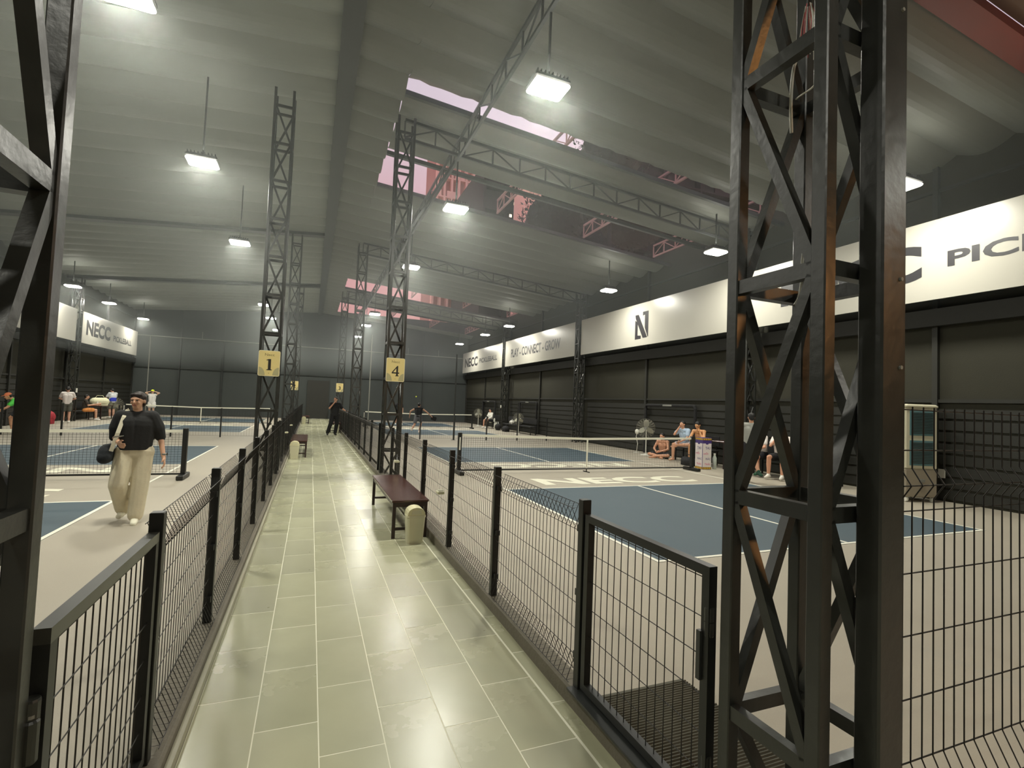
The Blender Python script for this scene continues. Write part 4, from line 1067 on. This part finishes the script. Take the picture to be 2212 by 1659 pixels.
# clip fan / small lamp left of the fan
t = thing('small_fan', 'small white clip fan on a thin bent stand left of the big fan', 'fan', (11.6, 16.0, 0))
MB().tube([(0,0,.02),(.02,-.03,.35),(-.02,.02,.62),(0,0,.72)], .012, 6).build('stand', M['white'], t)
MB().lathe([(.09,-.03),(.10,0),(.09,.03)], (0,0,.80), 14, 'x').build('head', M['white'], t, True); MB().lathe([(.12,0),(.12,.015),(.02,.02)], (0,0,0), 14).build('base', M['white'], t)
# black frames in front of the right wall
def wall_frame(y0, y1, label):
    t = thing('padded_frame', label, 'frame', (12.05, y0, 0), 0, 'black padded frames in front of the right wall'); L = y1-y0; r = .05
    MB().tube([(0,0,0),(0,0,1.74),(0,.03,1.80),(0,.09,1.83),(0,L-.09,1.83),(0,L-.03,1.80),(0,L,1.74),(0,L,0)], .055, 8).build('frame_tube', M['black'], t)
    MB().box(-.075,-.058,L*.42,L*.60,1.80,1.86).build('name_plate', M['grey'], t)
wall_frame(13.4, 16.1, 'black rounded frame behind the fan and the leaning men')
wall_frame(26.2, 28.7, 'black rounded frame behind the far right bench')
wall_frame(33.2, 35.9, 'most distant black rounded frame at the right wall')

# printed waste box by the right net post
t = thing('printed_box', 'purple and white printed waste collection box beside the right net post', 'box', (10.62, 11.45, 0), -.12)
w_, d_, h_ = .30, .34, .90
MB().bevbox(-w_/2, w_/2, -d_/2, d_/2, 0, h_, .006).build('carton', M['purple'], t)
for (o_, ux, un, W_) in (((-w_/2+.01, -d_/2, 0), (1,0,0), (0,-1,0), w_-.02), ((-w_/2, d_/2-.01, 0), (0,-1,0), (-1,0,0), d_-.02)):
    o_ = Vector(o_); ux = Vector(ux); un = Vector(un)
    MB().prism([(0,.07),(W_,.07),(W_,.74),(W_*.68,.74),(W_*.62,.71),(W_*.38,.71),(W_*.32,.74),(0,.74)], ux, (0,0,1), o_, .003, un).build('white_panel', M['boxwhite'], t)
    for zb in (.01, .835):
        MB().prism([(0,zb),(W_,zb),(W_,zb+.055),(0,zb+.055)], ux, (0,0,1), o_, .003, un).build('yellow_band', M['yellow'], t)
        m = MB()
        for k in range(5): m.prism([(W_*(k+.2)/5,zb+.028),(W_*(k+.55)/5,zb),(W_*(k+.85)/5,zb),(W_*(k+.5)/5,zb+.028),(W_*(k+.85)/5,zb+.055),(W_*(k+.55)/5,zb+.055)], ux, (0,0,1), o_ + un*.003, .001, un)
        m.build('chevrons', M['black'], t)
    for txt, a, b, z, mm in (('THU', .30, .88, .57, 'purple'), ('HỒI', .12, .62, .42, 'pinkink'), ('RÁC', .36, .95, .27, 'purple'), ('THẢI', .22, .86, .12, 'pinkink')):
        text_obj(txt, 'lettering', M[mm], o_ + ux*(W_*a) + un*.003 + Vector((0,0,z)), ux, (0,0,1), W_*(b-a), .075, t, .01, un, .001)
# air cooler
t = thing('air_cooler', 'tall cream air cooler with teal louvred pads on castors, right wall', 'cooler', (11.55, 6.62, 0), -.35)
a = .33
MB().bevbox(-a, a, -a, a, .10, .66, .02).build('water_tank', M['tank'], t)
MB().bevbox(-a, a, -a, a, .66, 1.88, .02).build('cabinet', M['cream'], t)
MB().bevbox(-a-.02, a+.02, -a-.02, a+.02, 1.88, 1.96, .03).build('top_cover', M['cream'], t)
for k in range(4):
    R4 = Matrix.Rotation(k*PI/2, 3, 'Z')
    for z0 in (.72, 1.32):
        fr = MB().cbox(R4 @ Vector((.0, -a-.004, z0+.26)), (.50 if k % 2 == 0 else .008, .008 if k % 2 == 0 else .50, .50)).build('pad', M['teal'], t)
        m = MB()
        for j in range(14): m.cbox(R4 @ Vector((0, -a-.012, z0+.06+j*.031)), (.44, .010, .012), R4 @ Matrix.Rotation(.5, 3, 'X'))
        m.build('louvre', M['steel2'] if k in (0,) else M['teal'], fr)
for x in (-.27, .27):
    for y in (-.27, .27): MB().lathe([(.045,-.02),(.05,-.015),(.05,.015),(.045,.02)], (x, y, .05), 12, 'x').build('castor', M['white'], t); MB().box(x-.02,x+.02,y-.02,y+.02,.08,.11).build('castor_fork', M['steel2'], t)
MB().box(-.05,.05,-a-.03,-a,.40,.46).build('drain_tap', M['grey'], t)

# cables on the near right tower
def cable(pts, r, mm, label, name='cable', grp='loose cables on the near right tower'):
    c = bpy.data.curves.new(name, 'CURVE'); c.dimensions = '3D'; c.bevel_depth = r; c.bevel_resolution = 2; c.resolution_u = 8
    s = c.splines.new('BEZIER'); s.bezier_points.add(len(pts)-1)
    for p, q in zip(s.bezier_points, pts): p.co = q; p.handle_left_type = p.handle_right_type = 'AUTO'
    o = bpy.data.objects.new(name, c); COL.objects.link(o); me = bpy.data.meshes.new_from_object(o.evaluated_get(DG())); bpy.data.objects.remove(o)
    me.materials.clear(); return tag(link(name, me, M[mm]), label, 'cable', grp)
cable([(1.50,1.44,3.33),(1.44,1.42,3.36),(1.415,1.42,3.30),(1.44,1.42,3.25),(1.52,1.41,3.30),(1.60,1.38,3.36)], .008, 'cable', 'flat white cable looped over the head of the near tower leg')
cable([(1.60,1.12,3.18),(1.68,1.14,3.24),(1.72,1.20,3.20)], .012, 'cable', 'thick white cable end at the top of the near tower')
cable([(1.70,1.38,3.02),(1.66,1.36,2.95),(1.65,1.36,2.82),(1.68,1.38,2.72)], .006, 'cable', 'white cable hanging in a long bow inside the near tower')
cable([(1.70,1.38,2.86),(1.62,1.22,2.83),(1.50,1.10,2.90)], .003, 'cable', 'thin white cable stretched across the near tower')
cable([(1.66,1.30,2.28),(1.65,1.30,2.20),(1.62,1.29,2.05),(1.60,1.29,2.02)], .005, 'cable', 'short white cable end hanging inside the near tower')
t = thing('frayed_wires', 'bunch of frayed red and cream wires hanging at the top of the near tower', 'cable', (1.66, 1.30, 3.05))
for k in range(22):
    a = random.uniform(0, 2*PI); q = random.uniform(.01, .035)
    MB().tube([(.01*math.cos(a), .01*math.sin(a), .12), (q*math.cos(a), q*math.sin(a), .04), (q*1.2*math.cos(a)+random.uniform(-.01,.01), q*math.sin(a), -random.uniform(.02,.10))], .0016, 3).build('strand', M['cablered'] if k % 3 == 0 else M['cable'], t)

# ================================================================== OUTSIDE, seen through the roof openings
def tower_block(x0, x1, y0, y1, h, label, wallm, darkm, nb, nf):
    t = thing('apartment_building', label, 'building', ((x0+x1)/2, y0, 0), 0, 'buildings seen through the open roof strips'); W = x1-x0
    MB().box(-W/2, W/2, 0, y1-y0, 0, h).build('wall', darkm, t)
    fm = MB().box(-W/2, W/2, -1.1, 0, 0, .22).mesh('balcony_slab'); fm.materials.append(wallm)
    bm_ = MB().box(0, W/nb*.52, -1.1, -.95, .22, 1.2).mesh('balcony_parapet'); bm_.materials.append(wallm)
    wm_ = MB().box(0, .35, -1.1, .0, 0, h).mesh('pier'); wm_.materials.append(wallm)
    for i in range(nb+1):
        o = bpy.data.objects.new('pier', wm_); COL.objects.link(o); o.parent = t; o.location = (-W/2 + (W-.35)*i/nb, 0, 0)
    for f in range(int(h/(h/nf))):
        z = h/nf*f
        if z < 12: continue
        o = bpy.data.objects.new('balcony_slab', fm); COL.objects.link(o); o.parent = t; o.location = (0, 0, z)
        for i in range(nb):
            o = bpy.data.objects.new('balcony_parapet', bm_); COL.objects.link(o); o.parent = t; o.location = (-W/2 + W*i/nb + (.2 if (i+f) % 2 else W/nb*.4), 0, z)
    return t
tower_block(17.9, 24.6, 84, 92, 50, 'pinkish apartment tower with rows of balconies beyond the roof opening', M['tan'], M['tan2'], 5, 15)
db = tower_block(20.6, 50, 66, 80, 35, 'dark apartment block with a few lit windows beyond the roof opening', M['dark'], M['dark'], 9, 11)
for x, z in ((-10.2, 29.8), (-9.4, 28.2), (-10.8, 28.0), (2.0, 26.5)): MB().box(x, x+.35, -1.16, -1.1, z, z+.4).build('lit_window', M['litwin'], db)
tower_block(24.4, 26.6, 60, 63, 30.0, 'slim pinkish stair tower in front of the dark block', M['tan'], M['tan'], 2, 12)
tower_block(35.5, 90, 54, 64, 38, 'long dark building far to the right beyond the roof opening', M['dark'], M['dark'], 9, 12)
def tree(x, y, h, R, label):
    t = thing('tree', label, 'tree', (x, y, 0), 0, 'trees seen through the open roof strips')
    MB().tube([(0,0,0),(.1,.1,h*.5),(0,.2,h*.9)], [.35,.25,.1], 8).build('trunk', M['dark'], t)
    m = MB()
    for k in range(1500):
        u = Vector((random.gauss(0,1), random.gauss(0,1), random.gauss(0,.8))).normalized()*R*random.uniform(.55, 1.05)
        c = Vector((0,0,h)) + u; s = random.uniform(.12, .3); a = Vector((random.uniform(-1,1), random.uniform(-1,1), random.uniform(-1,1))).normalized()*s; b = a.cross(u.normalized())
        m.add([c-a, c+b*.4, c+a, c-b*.4], [(0,1,2,3)])
    m.ell((0,0,h), (R*.8, R*.8, R*.75)); o = m.build('foliage', M['leaf'], t); o['kind'] = 'stuff'
tree(21.5, 34, 22.2, 3.2, 'dark tree crown at the right end of the narrow near roof strip')
tree(17.5, 36, 16.5, 3.0, 'dark tree crown behind the wide roof opening, near the slim pink tower')
tree(26.5, 38, 19.5, 4.2, 'dark tree crown at the right of the wide roof opening')

# added scattering layer under the roof, imitating the veil of lens glare
hz = MB().box(XL_WALL+.05, 8.6, Y_NEAR+.05, Y_FAR-.05, 3.3, 7.25).mesh('glare_haze')
hm = bpy.data.materials.new('glare_haze'); hm.use_nodes = True; hn = hm.node_tree; hn.nodes.clear()
vo = hn.nodes.new('ShaderNodeVolumeScatter'); vo.inputs['Density'].default_value = 0.012; vo.inputs['Anisotropy'].default_value = 0.5
vo.inputs['Color'].default_value = (.93, 1.0, .97, 1)
oo = hn.nodes.new('ShaderNodeOutputMaterial'); hn.links.new(vo.outputs[0], oo.inputs['Volume'])
tag(link('glare_haze', hz, hm), 'added scattering layer under the roof imitating lens glare', 'glare_haze', kind='stuff')
